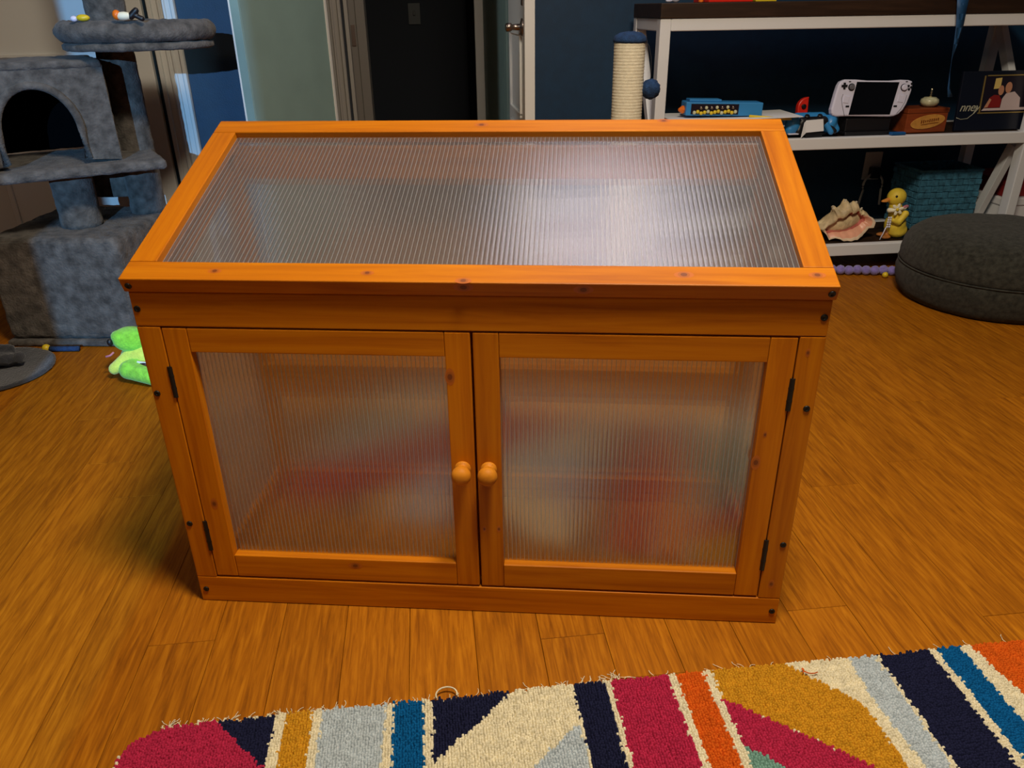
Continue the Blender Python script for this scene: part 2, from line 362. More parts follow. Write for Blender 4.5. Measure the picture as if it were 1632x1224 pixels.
st = box('strike_plate', (0.014, 0.004, 0.07), M['nickel'], None, (0.205, Y1 - 0.008, 0.86)); st.name = 'strike_plate'
st.parent = bpy.data.objects['trim_3']; st.matrix_parent_inverse = Matrix.Identity(4); st.location = Vector((0.205, Y1 - 0.0085, 0.86)) - Vector(bpy.data.objects['trim_3'].location)

# door_1: white door at the left, shut, with its casing
d1 = empty('door_1', (-0.85, Y1 - 0.03, 0)); prop(d1, kind='structure')
box('door_slab', (0.74, 0.026, 2.02), M['door_white'], d1, (-0.042, 0.014, 1.01), bev=0.003)
def panel_ring(x, z, w, h):
    bm = bmesh.new()
    for sx in (-1, 1): add_box(bm, (0.02, 0.012, h), (x + sx * w / 2, -0.004, z))
    for sz in (-1, 1): add_box(bm, (w + 0.02, 0.012, 0.02), (x, -0.004, z + sz * h / 2))
    bmesh.ops.bevel(bm, geom=bm.edges[:], offset=0.003, segments=1, affect='EDGES')
    link('panel_moulding', tomesh(bm, 'panel_moulding'), M['door_white'], d1)
panel_ring(-0.06, 1.45, 0.44, 0.84); panel_ring(-0.06, 0.50, 0.44, 0.62)
c1 = casing('door_casing', 0.345, 0.440, 2.12, 0.03, d1)
c2 = casing('door_casing', -0.53, -0.435, 2.12, 0.03, d1)

# door_2: sage door slab standing open at the left of the doorway
ang = math.atan2(1.60 - 2.02, -0.125 - 0.085)
d2 = empty('door_2', (0.098, 2.005, 0), ang); prop(d2, kind='structure')
L2 = 0.47
box('door_slab', (L2, 0.036, 2.0), M['sage'], d2, (L2 / 2, 0, 1.01), bev=0.002)
box('door_edge', (0.004, 0.036, 2.0), M['sage'], d2, (L2 + 0.0025, 0, 1.01), bev=0.001)
box('edge_strip', (0.004, 0.006, 2.0), M['door_white'], d2, (L2 + 0.0035, -0.0165, 1.01), bev=0.001)
box('hinge_edge', (0.012, 0.044, 2.0), M['door_white'], d2, (-0.004, 0, 1.01), bev=0.001)

# door_3: white panelled door standing open at the right of the doorway, seen nearly edge on
d3 = empty('door_3', (0.797, 2.04, 0)); prop(d3, kind='structure')
box('door_slab', (0.034, 0.48, 2.0), M['door_white'], d3, (0, -0.24, 1.01), bev=0.002)
for z, h in ((0.32, 0.48), (0.74, 0.26), (1.35, 0.72)):
    bm = bmesh.new()
    for sy in (-1, 1): add_box(bm, (0.010, 0.016, h), (-0.020, -0.25 + sy * 0.15, z))
    for sz in (-1, 1): add_box(bm, (0.010, 0.316, 0.016), (-0.020, -0.25, z + sz * h / 2))
    bmesh.ops.bevel(bm, geom=bm.edges[:], offset=0.002, segments=1, affect='EDGES')
    link('panel_moulding', tomesh(bm, 'panel_moulding'), M['door_white'], d3)
hd = lathe('handle', [(0, 0), (0.026, 0), (0.026, 0.004), (0.010, 0.008), (0.009, 0.034), (0.013, 0.038), (0.013, 0.052), (0.009, 0.056), (0, 0.056)], M['nickel'], d3, (-0.017, -0.43, 0.887), (0, -PI / 2, 0), 20)
box('lock_plate', (0.004, 0.03, 0.10), M['nickel'], d3, (-0.0185, -0.43, 1.0), bev=0.001)

# ------------------------------------------------------------------ the cabinet
CAB = empty('garden_cabinet', (0, 0, 0), R(-10.5))
prop(CAB, 'orange stained wooden cabinet with sloped ribbed clear lid and two clear doors', 'cabinet')
D = 0.40
def knot_faces(bm, c, u, v, n, r):
    """a flat knot: three nested rings laid on the board"""
    c, u, v, n = map(Vector, (c, u, v, n)); c = c + n * 0.0002; k = 14; r *= 1.25
    radii = [(1.9, 1.0, 3), (1.15, 0.85, 2), (0.65, 0.5, 1)]
    for i, (a, b, mi) in enumerate(radii):
        ring = [bm.verts.new(c + n * 0.00015 * i + u * (r * a * math.cos(2 * PI * j / k)) + v * (r * b * math.sin(2 * PI * j / k))) for j in range(k)]
        f = bm.faces.new(ring); f.material_index = mi
        f.normal_update()
        if f.normal.dot(n) < 0: f.normal_flip()
KM = [M['cedar'], M['knot_dark'], M['knot_mid'], M['knot_rim']]
def board(name, size, parent, loc, rot=(0, 0, 0), knots=(), bev=0.0015):
    """size along local X (grain), Y (thickness), Z; knots = (x, z, r) on the local -Y face or (x, y, r, 'top') on +Z"""
    bm = bmesh.new(); add_box(bm, size)
    bmesh.ops.bevel(bm, geom=bm.edges[:], offset=bev, segments=2, profile=0.5, affect='EDGES')
    bmesh.ops.recalc_face_normals(bm, faces=bm.faces[:])
    for kn in knots:
        if len(kn) == 3: knot_faces(bm, (kn[0], -size[1] / 2, kn[1]), (1, 0, 0), (0, 0, 1), (0, -1, 0), kn[2])
        else: knot_faces(bm, (kn[0], kn[1], size[2] / 2), (1, 0, 0), (0, 1, 0), (0, 0, 1), kn[2])
    me = bpy.data.meshes.new(name); bm.to_mesh(me); bm.free()
    return link(name, me, KM if knots else M['cedar'], parent, loc, rot)
VERT = (0, -PI / 2, 0)   # local X -> up
def hor(name, x0, x1, z0, z1, y0, y1, parent, knots=(), off=(0, 0, 0)):
    c = ((x0 + x1) / 2, (y0 + y1) / 2, (z0 + z1) / 2)
    return board(name, (x1 - x0, y1 - y0, z1 - z0), parent, Vector(c) - Vector(off), (0, 0, 0), [(k[0] - c[0], k[1] - c[2], k[2]) for k in knots])
def ver(name, x0, x1, z0, z1, y0, y1, parent, knots=(), off=(0, 0, 0)):
    c = ((x0 + x1) / 2, (y0 + y1) / 2, (z0 + z1) / 2)
    return board(name, (z1 - z0, y1 - y0, x1 - x0), parent, Vector(c) - Vector(off), VERT, [(k[1] - c[2], -(k[0] - c[0]), k[2]) for k in knots])
SCREW = [(0, 0), (0.0026, 0), (0.0026, 0.0012), (0.0048, 0.0012), (0.0046, 0.0024), (0.0030, 0.0030), (0, 0.0030)]
screw_me = None
def screw(parent, loc, rot=(PI / 2, 0, 0)):
    global screw_me
    if screw_me is None:
        o = lathe('screw', [(0, 0), (0.0050, 0), (0.0050, 0.0010), (0.0042, 0.0018), (0.0020, 0.0018), (0.0018, 0.0008), (0, 0.0008)], M['black_metal'], parent, loc, rot, 18); screw_me = o.data; return o
    return link('screw', screw_me, None, parent, loc, rot)
def screw_on(b, x, z, y):
    """screw at cabinet coordinates on the front of board b (a direct child of the cabinet)"""
    bpy.context.view_layer.update()
    bl = Matrix.Translation(b.location) @ b.rotation_euler.to_matrix().to_4x4()
    p = bl.inverted() @ Vector((x, y, z)); q = (bl.inverted().to_3x3() @ Euler((PI / 2, 0, 0)).to_matrix()).to_euler()
    return screw(b, p, q)
ZR0, ZR1 = 0.5245, 0.579
pl_ = ver('front_post', 0, 0.0358, 0.0545, ZR0 - 0.0008, 0, 0.034, CAB, [])
pr_ = ver('front_post', 0.9642, 1.0, 0.0545, ZR0 - 0.0008, 0, 0.034, CAB, [(0.978, 0.500, 0.0028), (0.982, 0.085, 0.004)])
base = hor('base_rail', 0, 1.0, 0.001, 0.0540, 0, 0.022, CAB)
rail = hor('top_rail', 0, 1.0, ZR0, ZR1, 0, 0.022, CAB)
for b, x, z in ((rail, 0.0078, 0.552), (rail, 0.992, 0.553), (pl_, 0.0075, 0.413), (pr_, 0.9895, 0.411), (pl_, 0.0095, 0.167), (pr_, 0.990, 0.165), (base, 0.0115, 0.0265), (base, 0.9905, 0.027)):
    screw_on(b, x, z, 0)
SL = R(20.64)
def zt(y): return 0.579 + math.tan(SL) * max(0, y) + 0.0016   # underside of the lid
for xa, xb in ((0, 0.034), (0.966, 1.0)): ver('back_post', xa, xb, 0.0545, zt(D - .034) - 0.001, D - 0.034, D, CAB)
hor('back_base_rail', 0, 1.0, 0.001, 0.054, D - 0.022, D, CAB)
hor('back_top_rail', 0.034, 0.966, 0.655, zt(D - .022) - 0.001, D - 0.022, D, CAB)
hor('back_middle_rail', 0.034, 0.966, 0.238, 0.310, D - 0.040, D, CAB)
ver('back_stile', 0.482, 0.518, 0.054, 0.228, D - 0.022, D, CAB)
def side(x0, x1):
    # sloped top rail, bottom rail
    Ls = (D - 0.068) / math.cos(SL) - 0.02
    board('side_top_rail', (Ls, x1 - x0 - 0.008, 0.05), CAB, ((x0 + x1) / 2, D / 2, zt(D / 2) - 0.030), (SL, 0, PI / 2) if False else Euler((0, -SL, PI / 2)), ())
    board('side_base_rail', (D - 0.046, x1 - x0 - 0.008, 0.053), CAB, ((x0 + x1) / 2, D / 2, 0.0275), (0, 0, PI / 2))
side(0.0, 0.030); side(0.970, 1.0)

def pane(name, w, l, parent, loc, rot, th=0.004, pitch=0.0068, amp=0.0013, front='pane'):
    """twin-wall sheet: fluted front skin (local +Z) with ribs along local Y, flat back skin"""
    n = int(round(w / pitch)); p = w / n; seg = 6; vs, fs = [], []
    def quad(a, b, c, d):
        i = len(vs); vs.extend((a, b, c, d)); fs.append((i, i + 1, i + 2, i + 3))
    bm = bmesh.new(); prev = None; back = None
    for i in range(n):
        col = []
        for j in range(seg + 1):
            u = j / seg; x = -w / 2 + (i + u) * p; z = th + amp * (math.sin(PI * u) ** 0.8 if 0 < u < 1 else 0)
            col.append((bm.verts.new((x, -l / 2, z)), bm.verts.new((x, l / 2, z))))
        for (a, b), (c, d) in zip(col, col[1:]):
            f = bm.faces.new((a, c, d, b)); f.smooth = True
    for i in range(n + 1):   # the webs between the two skins, and the seam where each meets the front
        x = -w / 2 + i * p; e = 0.00045
        q = [bm.verts.new(v) for v in ((x, -l / 2, 0.0003), (x, l / 2, 0.0003), (x, l / 2, th), (x, -l / 2, th))]; bm.faces.new(q).material_index = 2
        q = [bm.verts.new(v) for v in ((x - e, -l / 2, th + 0.0003), (x + e, -l / 2, th + 0.0003), (x + e, l / 2, th + 0.0003), (x - e, l / 2, th + 0.0003))]; bm.faces.new(q).material_index = 2
    a, b, c, d = [bm.verts.new(q) for q in ((-w / 2, -l / 2, 0), (-w / 2, l / 2, 0), (w / 2, l / 2, 0), (w / 2, -l / 2, 0))]
    bm.faces.new((a, b, c, d)).material_index = 1
    me = bpy.data.meshes.new(name); bm.to_mesh(me); bm.free()
    return link(name, me, [M[front], M['pane_back'], M['pane_web']], parent, loc, rot)
UPR = (PI / 2, 0, 0)  # local Y -> up, local +Z -> -Y (towards the viewer)
# back and side glazing
pane('back_pane', 0.930, 0.352, CAB, (0.5, D - 0.008, 0.478), UPR)
pane('back_lower_pane', 0.445, 0.172, CAB, (0.2585, D - 0.008, 0.141), UPR)
pane('back_lower_pane', 0.445, 0.172, CAB, (0.7415, D - 0.008, 0.141), UPR)
def side_pane(x):
    bm = bmesh.new(); y0, y1 = 0.036, D - 0.036
    p = [(y0, 0.055), (y1, 0.055), (y1, zt(y1) - 0.06), (y0, zt(y0) - 0.06)]
    a = [bm.verts.new((x - 0.002, *q)) for q in p]; b = [bm.verts.new((x + 0.002, *q)) for q in p]
    bm.faces.new(a); bm.faces.new(b)
    for i in range(4): bm.faces.new((a[i], a[(i + 1) % 4], b[(i + 1) % 4], b[i]))
    link('side_pane', tomesh(bm, 'side_pane'), M['pane_side'], CAB)
side_pane(0.015); side_pane(0.985)
# doors
DZ0, DZ1 = 0.0578, 0.5220
def cab_door(x0, x1, hinge_left, knots_s, knots_b):
    d = empty('door', (x0, 0, DZ0), parent=CAB); off = (x0, 0, DZ0); Y_0, Y_1 = 0.0005, 0.0205
    sw = 0.0378
    ver('stile', x0, x0 + sw, DZ0, DZ1, Y_0, Y_1, d, knots_s[0], off); ver('stile', x1 - sw, x1, DZ0, DZ1, Y_0, Y_1, d, knots_s[1], off)
    hor('rail', x0 + sw + .0004, x1 - sw - .0004, 0.4832, DZ1, Y_0, Y_1, d, (), off)
    hor('rail', x0 + sw + .0004, x1 - sw - .0004, DZ0, 0.1030, Y_0, Y_1, d, knots_b, off)
    w = x1 - x0 - 2 * sw + 0.008; l = 0.4832 - 0.103 + 0.008
    pane('door_pane', w - 0.009, l - 0.009, d, ((x0 + x1) / 2 - x0, 0.0195, (0.4832 + 0.103) / 2 - DZ0), UPR)
    kx = 0.4795 if hinge_left else 0.5205
    lathe('knob', [(0, 0), (0.0125, 0), (0.0132, 0.0025), (0.0118, 0.005), (0.0095, 0.0065), (0.0092, 0.0095), (0.0118, 0.0130), (0.0148, 0.0185), (0.0156, 0.0230), (0.0146, 0.0280), (0.0110, 0.0325), (0.0055, 0.0348), (0, 0.0353)], M['knobwood'], d, (kx - x0, Y_0, 0.2925 - DZ0), (PI / 2, 0, 0), 32)
    hx = x0 - 0.0008 if hinge_left else x1 + 0.0008
    for z0, z1 in ((0.407, 0.459), (0.113, 0.173)):
        bm = bmesh.new(); r = bmesh.ops.create_cone(bm, cap_ends=True, segments=12, radius1=0.0042, radius2=0.0042, depth=z1 - z0)
        for i in (-1, 1): bmesh.ops.create_cone(bm, cap_ends=True, segments=12, radius1=0.0046, radius2=0.0046, depth=0.003, matrix=Matrix.Translation((0, 0, i * (z1 - z0) * 0.2)))
        add_box(bm, (0.0016, 0.018, z1 - z0), (0, 0.008, 0))
        link('hinge', tomesh(bm, 'hinge'), M['black_metal'], d, (hx - x0, 0.0015, (z0 + z1) / 2 - DZ0))
    return d
dl = cab_door(0.0372, 0.4985, True, ([(0.060, 0.209, 0.0048)], [(0.4665, 0.451, 0.0060)]), [(0.286, 0.090, 0.0052)])
dr = cab_door(0.5022, 0.9625, False, ([(0.534, 0.177, 0.0028), (0.510, 0.176, 0.0024)], [(0.9285, 0.317, 0.0055), (0.936, 0.366, 0.0024)]), [])
ver('gap_blocker', 0.492, 0.509, 0.055, 0.52, 0.026, 0.034, CAB)  # added strip, keeps the slit between the doors dark
# lid
LID = empty('lid', (0, -0.0138, 0.6024), parent=CAB, rot=(SL, 0, 0))   # local Y runs up the slope, local Z is the face normal
TH, LL, OV = 0.024, 0.457, 0.0023
fr = 0.0411; xl, xr = -OV, 1 + OV
def lidboard(name, x0, x1, v0, v1, knots=(), vertical=False, fk=()):
    c = Vector(((x0 + x1) / 2, (v0 + v1) / 2, -TH / 2))
    if not vertical:
        return board(name, (x1 - x0, v1 - v0, TH), LID, c, (0, 0, 0), [(k[0] - c[0], k[1] - c[1], k[2], 't') for k in knots] + [(k[0] - c[0], k[1], k[2]) for k in fk])
    return board(name, (v1 - v0, x1 - x0, TH), LID, c, (0, 0, PI / 2))
lf = lidboard('lid_rail', xl, xr, 0, fr, [(0.356, 0.019, 0.0042), (0.797, 0.022, 0.0058), (0.134, 0.020, 0.0044), (0.976, 0.024, 0.0050), (0.494, 0.004, 0.0050)], fk=[(0.494, 0.004, 0.006), (0.66, 0.002, 0.006)])
lb = lidboard('lid_rail', xl, xr, LL - fr, LL, [(0.48, LL - 0.018, 0.0055), (0.80, LL - 0.006, 0.005)])
lidboard('lid_stile', xl, xl + fr, fr + 0.0004, LL - fr - 0.0004, vertical=True)
lidboard('lid_stile', xr - fr, xr, fr + 0.0004, LL - fr - 0.0004, vertical=True)
for sx in (0.0085, 0.9935): screw(LID, (sx, -0.0002, -0.0125), (PI / 2, 0, 0))
pane('lid_pane', 1 + 2 * OV - 2 * fr - 0.001, LL - 2 * fr - 0.001, LID, (0.5, LL / 2, -0.0155), (0, 0, 0), pitch=0.0072, front='pane_lid')

# ------------------------------------------------------------------ rug with cut-pile patches
RUGF = 0.86
RUGC = dict(crimson=(0.46, 0.024, 0.075), navy=(0.014, 0.016, 0.048), mustard=(0.60, 0.29, 0.018), grey=(0.50, 0.57, 0.62),
            blue=(0.004, 0.105, 0.30), orange=(0.66, 0.115, 0.010), teal=(0.19, 0.36, 0.30), cream=(0.80, 0.73, 0.53))
for k, v in RUGC.items(): M['rug_' + k] = plain('wool_' + k, tuple(c * RUGF for c in v), 0.95, spec=0.05, sheen=0.0, bump=0.35, bscale=700, var=0.15, vscale=90)
ye = -0.275; yb = -0.80
patches = [  # later ones win; x along the rug's edge, y towards the viewer
 ('crimson', [(-0.035, -0.28), (0.088, -0.28), (0.172, -0.37), (0.363, -0.557), (0.56, -0.75), (0.56, -0.9), (0.42, -0.9), (0.20, -0.66), (0.02, -0.47), (-0.035, -0.42)]),
 ('teal', [(-0.035, -0.52), (0.30, -0.86), (0.33, -0.9), (-0.035, -0.9)]),
 ('navy', [(0.088, -0.28), (0.172, -0.28), (0.172, -0.37)]),
 ('mustard', [(0.188, -0.27), (0.226, -0.27), (0.229, -0.425), (0.188, -0.385)]),
 ('grey', [(0.241, -0.27), (0.334, -0.27), (0.328, -0.52), (0.241, -0.435)]),
 ('blue', [(0.346, -0.27), (0.390, -0.27), (0.388, -0.58), (0.344, -0.54)]),
 ('navy', [(0.403, -0.27), (0.533, -0.27), (0.403, -0.388)]),
 ('grey', [(0.616, -0.345), (0.616, -0.60), (0.42, -0.60), (0.538, -0.414)]),
 ('navy', [(0.619, -0.27), (0.668, -0.27), (0.664, -0.9), (0.619, -0.9)]),
 ('crimson', [(0.677, -0.27), (0.767, -0.27), (0.765, -0.9), (0.674, -0.9)]),
 ('orange', [(0.780, -0.27), (0.824, -0.27), (0.819, -0.9), (0.778, -0.9)]),
 ('mustard', [(0.837, -0.27), (0.949, -0.27), (1.039, -0.365), (1.045, -0.476), (1.05, -0.52), (1.007, -0.471), (0.837, -0.329)]),
 ('crimson', [(0.836, -0.329), (1.007, -0.471), (1.053, -0.515), (1.053, -0.61), (0.886, -0.457), (0.836, -0.411)]),
 ('teal', [(0.836, -0.411), (0.886, -0.457), (1.050, -0.61), (1.050, -0.9), (0.836, -0.9)]),
 ('grey', [(1.061, -0.27), (1.105, -0.27), (1.099, -0.9), (1.069, -0.9), (1.069, -0.479), (1.057, -0.356)]),
 ('navy', [(1.109, -0.27), (1.196, -0.27), (1.186, -0.9), (1.112, -0.9)]),
 ('blue', [(1.209, -0.27), (1.250, -0.27), (1.250, -0.9), (1.206, -0.9)]),
 ('orange', [(1.267, -0.27), (1.60, -0.27), (1.46, -0.47), (1.36, -0.40), (1.287, -0.395)]),
]
RUG = empty('rug', (0.7, -0.6, 0)); prop(RUG, 'colourful striped wool rug with cream lines on the wooden floor', 'rug')
cs = 0.0040; xs0, xs1 = -0.036, 1.62
nx = int((xs1 - xs0) / cs); ny = int((ye - yb) / cs)
nr = np.random.default_rng(5)
gx = xs0 + (np.arange(nx) + 0.5) * cs; gy = ye - (np.arange(ny) + 0.5) * cs
GX, GY = np.meshgrid(gx, gy, indexing='ij')
JX = GX + nr.normal(0, 0.0014, GX.shape); JY = GY + nr.normal(0, 0.0014, GX.shape)
def inside(poly, X, Y):
    res = np.zeros(X.shape, bool); n = len(poly)
    for i in range(n):
        (xa, ya), (xb_, yb_) = poly[i], poly[(i + 1) % n]
        if ya == yb_: continue
        c = ((ya > Y) != (yb_ > Y)) & (X < (xb_ - xa) * (Y - ya) / (yb_ - ya) + xa)
        res ^= c
    return res
ids = np.full(GX.shape, -1)
for i, (cname, poly) in enumerate(patches): ids[inside(poly, JX, JY)] = i
edge_wob = 0.0045 * np.sin(gx * 9 + 1) + nr.normal(0, 0.0015, nx) - 0.010 * np.exp(-((gx - 0.05) / 0.18) ** 2) + 0.002 * gx
live = GY < (ye + edge_wob)[:, None]
r0 = 0.05  # rounded far-left corner
cx_, cy_ = xs0 + r0, ye - 0.012 - r0
live &= ~((GX < cx_) & (GY > cy_) & ((GX - cx_) ** 2 + (GY - cy_) ** 2 > r0 ** 2))
rand_h = nr.uniform(0.0098, 0.0120, GX.shape)
def patch_mesh(name, mask):
    I, J = np.nonzero(mask & live); n = len(I)
    if n == 0: return None
    h = cs / 2 * 1.05; x, y, z = GX[I, J] - 0.7, GY[I, J] + 0.6, rand_h[I, J]
    jx, jy = nr.normal(0, 0.0008, n), nr.normal(0, 0.0008, n)
    V = np.empty((n, 9, 3)); lo = 0.0035
    for k, (sx, sy) in enumerate(((-1, -1), (1, -1), (1, 1), (-1, 1))):
        V[:, k] = np.stack([x + sx * h, y + sy * h, np.full(n, lo)], 1)
        V[:, k + 4] = np.stack([x + jx + sx * h * 0.72, y + jy + sy * h * 0.72, z - 0.0015], 1)
    V[:, 8] = np.stack([x + jx, y + jy, z], 1)
    F4 = np.array([(0, 1, 5, 4), (1, 2, 6, 5), (2, 3, 7, 6), (3, 0, 4, 7)]); F3 = np.array([(4, 5, 8), (5, 6, 8), (6, 7, 8), (7, 4, 8)])
    b = (np.arange(n) * 9)[:, None, None]
    faces = (F4[None] + b).reshape(-1, 4).tolist() + (F3[None] + b).reshape(-1, 3).tolist()
    me = bpy.data.meshes.new(name); me.from_pydata(V.reshape(-1, 3).tolist(), [], faces)
    me.polygons.foreach_set('use_smooth', [True] * len(me.polygons)); return me
names = {'crimson': 'crimson', 'navy': 'navy', 'mustard': 'mustard yellow', 'grey': 'pale grey', 'blue': 'blue', 'orange': 'orange', 'teal': 'pale teal'}
for i, (cname, poly) in enumerate(patches):
    me = patch_mesh('stripe', ids == i)
    if me:
        o = link('stripe', me, M['rug_' + cname], RUG); o['label'] = names[cname] + ' wool patch'
o = link('ground_pile', patch_mesh('ground_pile', ids == -1), M['rug_cream'], RUG); o['label'] = 'cream wool lines and ground'
bm = bmesh.new(); outl = []
for k in range(7): a = PI / 2 + k * PI / 12; outl.append((cx_ + (r0 - .004) * math.cos(a), cy_ + (r0 - .004) * math.sin(a)))
outl += [(xs0 + .004, yb), (xs1 - .004, yb), (xs1 - .004, ye - 0.004)]
bo = prism('backing', [(x - 0.7, -(y + 0.6)) for x, y in outl], 0.004, M['rug_cream'], RUG, (0, 0, 0), (-PI / 2, 0, 0)); bo.location.z = 0.0002
# find which way the prism went and keep it above the floor
bm = bmesh.new(); rr = random.Random(11)
def strand(bm, p, d, n, r):
    p = Vector(p); prev = None; a = d
    for i in range(n + 1):
        ring = [bm.verts.new(p + Vector((r * math.cos(a + PI / 2) * s, r * math.sin(a + PI / 2) * s, r * (1 if s else 1.7)))) for s in (-1, 0, 1)]
        if prev:
            for k in range(2): bm.faces.new((prev[k], prev[k + 1], ring[k + 1], ring[k]))
        prev = ring; a += rr.uniform(-0.5, 0.5); p = p + Vector((math.cos(a), math.sin(a), 0)) * 0.004; p.z = max(0.0006, p.z - 0.0012)
for i in range(170):
    t_ = rr.random() ** 1.6; x = 0.012 + t_ * 0.7 if rr.random() < 0.75 else rr.uniform(0.1, 1.5)
    ix = min(nx - 1, max(0, int((x - xs0) / cs)))
    strand(bm, (x - 0.7, ye + edge_wob[ix] + 0.6 - 0.003, 0.006), rr.uniform(0.5, 2.6), rr.randint(2, 6), 0.0005)
o = link('frayed_threads', tomesh(bm, 'frayed_threads'), M['rug_cream'], RUG); o['kind'] = 'stuff'
# loose thread loop at the edge
tube('loose_thread', [(0.425 - .7 + 0.016 * math.cos(a), -0.272 + .6 + 0.012 * math.sin(a), 0.009 + 0.002 * math.sin(a)) for a in np.linspace(-0.3, 3.6, 14)], 0.0013, M['rug_cream'], RUG, 6)
tube('red_thread', [(0.97 - .7 + 0.006 * math.cos(a) + .004 * a, -0.300 + .6 + 0.006 * math.sin(a), 0.0145) for a in np.linspace(-0.5, 5.5, 14)], 0.0009, M['rug_orange'], RUG, 6)

# ------------------------------------------------------------------ cat tree
TA = math.atan2(-0.142, 0.99)
CT = empty('cat_tree', (-0.897, 1.292, 0), TA)
prop(CT, 'grey plush cat tree with cube house and round bed beside the white door', 'cat tree')
inv = (Matrix.Translation((-0.897, 1.292, 0)) @ Matrix.Rotation(TA, 4, 'Z')).inverted()
def ct(p): return inv @ Vector(p)
def furbox(name, size, loc, rotz=0, bev=0.018, parent=CT, mat='fur', amp=0.0035):
    bm = bmesh.new(); add_box(bm, size); bmesh.ops.bevel(bm, geom=bm.edges[:], offset=min(bev, min(size) * .45), segments=4, profile=0.5, affect='EDGES')
    bmesh.ops.triangulate(bm, faces=bm.faces[:])
    for _ in range(6):
        ed = [e for e in bm.edges if e.calc_length() > 0.022]
        if not ed: break
        bmesh.ops.subdivide_edges(bm, edges=ed, cuts=1, use_grid_fill=False); bmesh.ops.triangulate(bm, faces=[f for f in bm.faces if len(f.verts) > 3])
    bm.normal_update()
    o = link(name, tomesh(bm, name), M[mat], parent, loc, (0, 0, rotz)); return furry(o, amp, 55)
furbox('base_box', (0.416, 0.44, 0.322), (0.208, 0.22, 0.182), bev=0.02)
furbox('base_plate', (0.43, 0.46, 0.020), (0.210, 0.218, 0.0115), bev=0.008, amp=0.0015)
def furcyl(name, r, h, loc, parent=CT, mat='fur', amp=0.0028):
    n = max(6, int(h / 0.014)); prof = [(0, 0), (r * .6, 0)] + [(r, h * i / n) for i in range(n + 1)] + [(r * .6, h), (0, h)]
    o = lathe(name, prof, M[mat], parent, loc, seg=36); return furry(o, amp, 60)
furbox('shade_panel', (0.30, 0.02, 0.125), ct((-0.60, 1.60, 0.456)), 0.05, bev=0.006, amp=0.0015)  # added panel, covers the lit patch of wall between the posts
p = ct((-0.650, 1.43, 0.342)); furcyl('short_post', 0.060, 0.182, p)
p = ct((-0.497, 1.60, 0.342)); furcyl('tall_post', 0.0555, 0.508, p)
p = ct((-0.497, 1.60, 0.892)); furcyl('upper_post', 0.0585, 0.45, p)
# platform and cube house turned the other way
ca = math.atan2(0.43, 0.90); rel = ca - TA
pf = ct((-0.335, 1.368, 0.536)); ux = Vector((math.cos(rel), math.sin(rel), 0)); uy = Vector((-math.sin(rel), math.cos(rel), 0))
furbox('platform', (0.56, 0.40, 0.030), pf - ux * 0.28 + uy * 0.20 + Vector((0, 0, -0.004)), rel, bev=0.013, amp=0.002)
# house: walls with an arched door
Hh, Hw, Hd = 0.270, 0.355, 0.31
hc = ct((-0.462, 1.372, 0.551))
bm = bmesh.new()
def arch(n=18, w=0.100, h0=0.085, top=0.213):
    pts = [(-w, 0.008)]
    for i in range(n + 1):
        a = PI - PI * i / n; pts.append((w * math.cos(a), h0 + (top - h0) * math.sin(a)))
    pts.append((w, 0.008)); return pts
AR = arch()
def front_ring(y, ox, pts):
    return [bm.verts.new((x + ox, y, z)) for x, z in pts]
cxh = -Hw / 2 - 0.016
inner = [(x, z) for x, z in AR]; outer = []
for x, z in inner:
    s = 1e9
    dx, dz = x, z - 0.11
    sx = (Hw / 2 + (-0.004 if dx < 0 else 0.014)) / abs(dx) if abs(dx) > 1e-6 else 1e9
    sz = ((Hh - 0.11) if dz > 0 else 0.11) / abs(dz) if abs(dz) > 1e-6 else 1e9
    s = min(sx, sz); outer.append((dx * s, 0.11 + dz * s))
outer[0] = (-(Hw / 2 - 0.004), 0.0); outer[-1] = (Hw / 2 + 0.014, 0.0)
for yy in (0.0, 0.03):
    a = front_ring(yy, cxh + .0, inner); b = front_ring(yy, cxh, outer)
    for i in range(len(a) - 1): bm.faces.new((a[i], a[i + 1], b[i + 1], b[i]))
    if yy == 0.0: a0 = a
    else:
        for i in range(len(a) - 1): bm.faces.new((a0[i], a0[i + 1], a[i + 1], a[i]))
house = link('house_front', tomesh(bm, 'house_front'), M['fur'], CT, hc, (0, 0, rel))
# rounded rim of the arch
tube('arch_rim', [(x * 1.04 + cxh, -0.002, z + 0.004) for x, z in AR], 0.011, M['fur'], CT, 10).matrix_local = Matrix.Translation(hc) @ Matrix.Rotation(rel, 4, 'Z')
def hb_(name, size, c, mat='fur'): return furbox(name, size, hc + ux * c[0] + uy * c[1] + Vector((0, 0, c[2])), rel, bev=0.010, amp=0.0025, mat=mat)
hb_('house_side', (0.022, Hd, Hh), (-0.010, Hd / 2 + 0.001, Hh / 2)); hb_('house_side', (0.022, Hd, Hh), (-Hw + 0.010 - .012, Hd / 2 + 0.001, Hh / 2))
hb_('house_roof', (Hw + 0.01, Hd + 0.01, 0.022), (-Hw / 2 - .006, Hd / 2, Hh - 0.004)); hb_('house_back', (Hw - 0.02, 0.02, Hh - 0.01), (-Hw / 2 - .006, Hd - 0.012, Hh / 2), 'fur_shade')
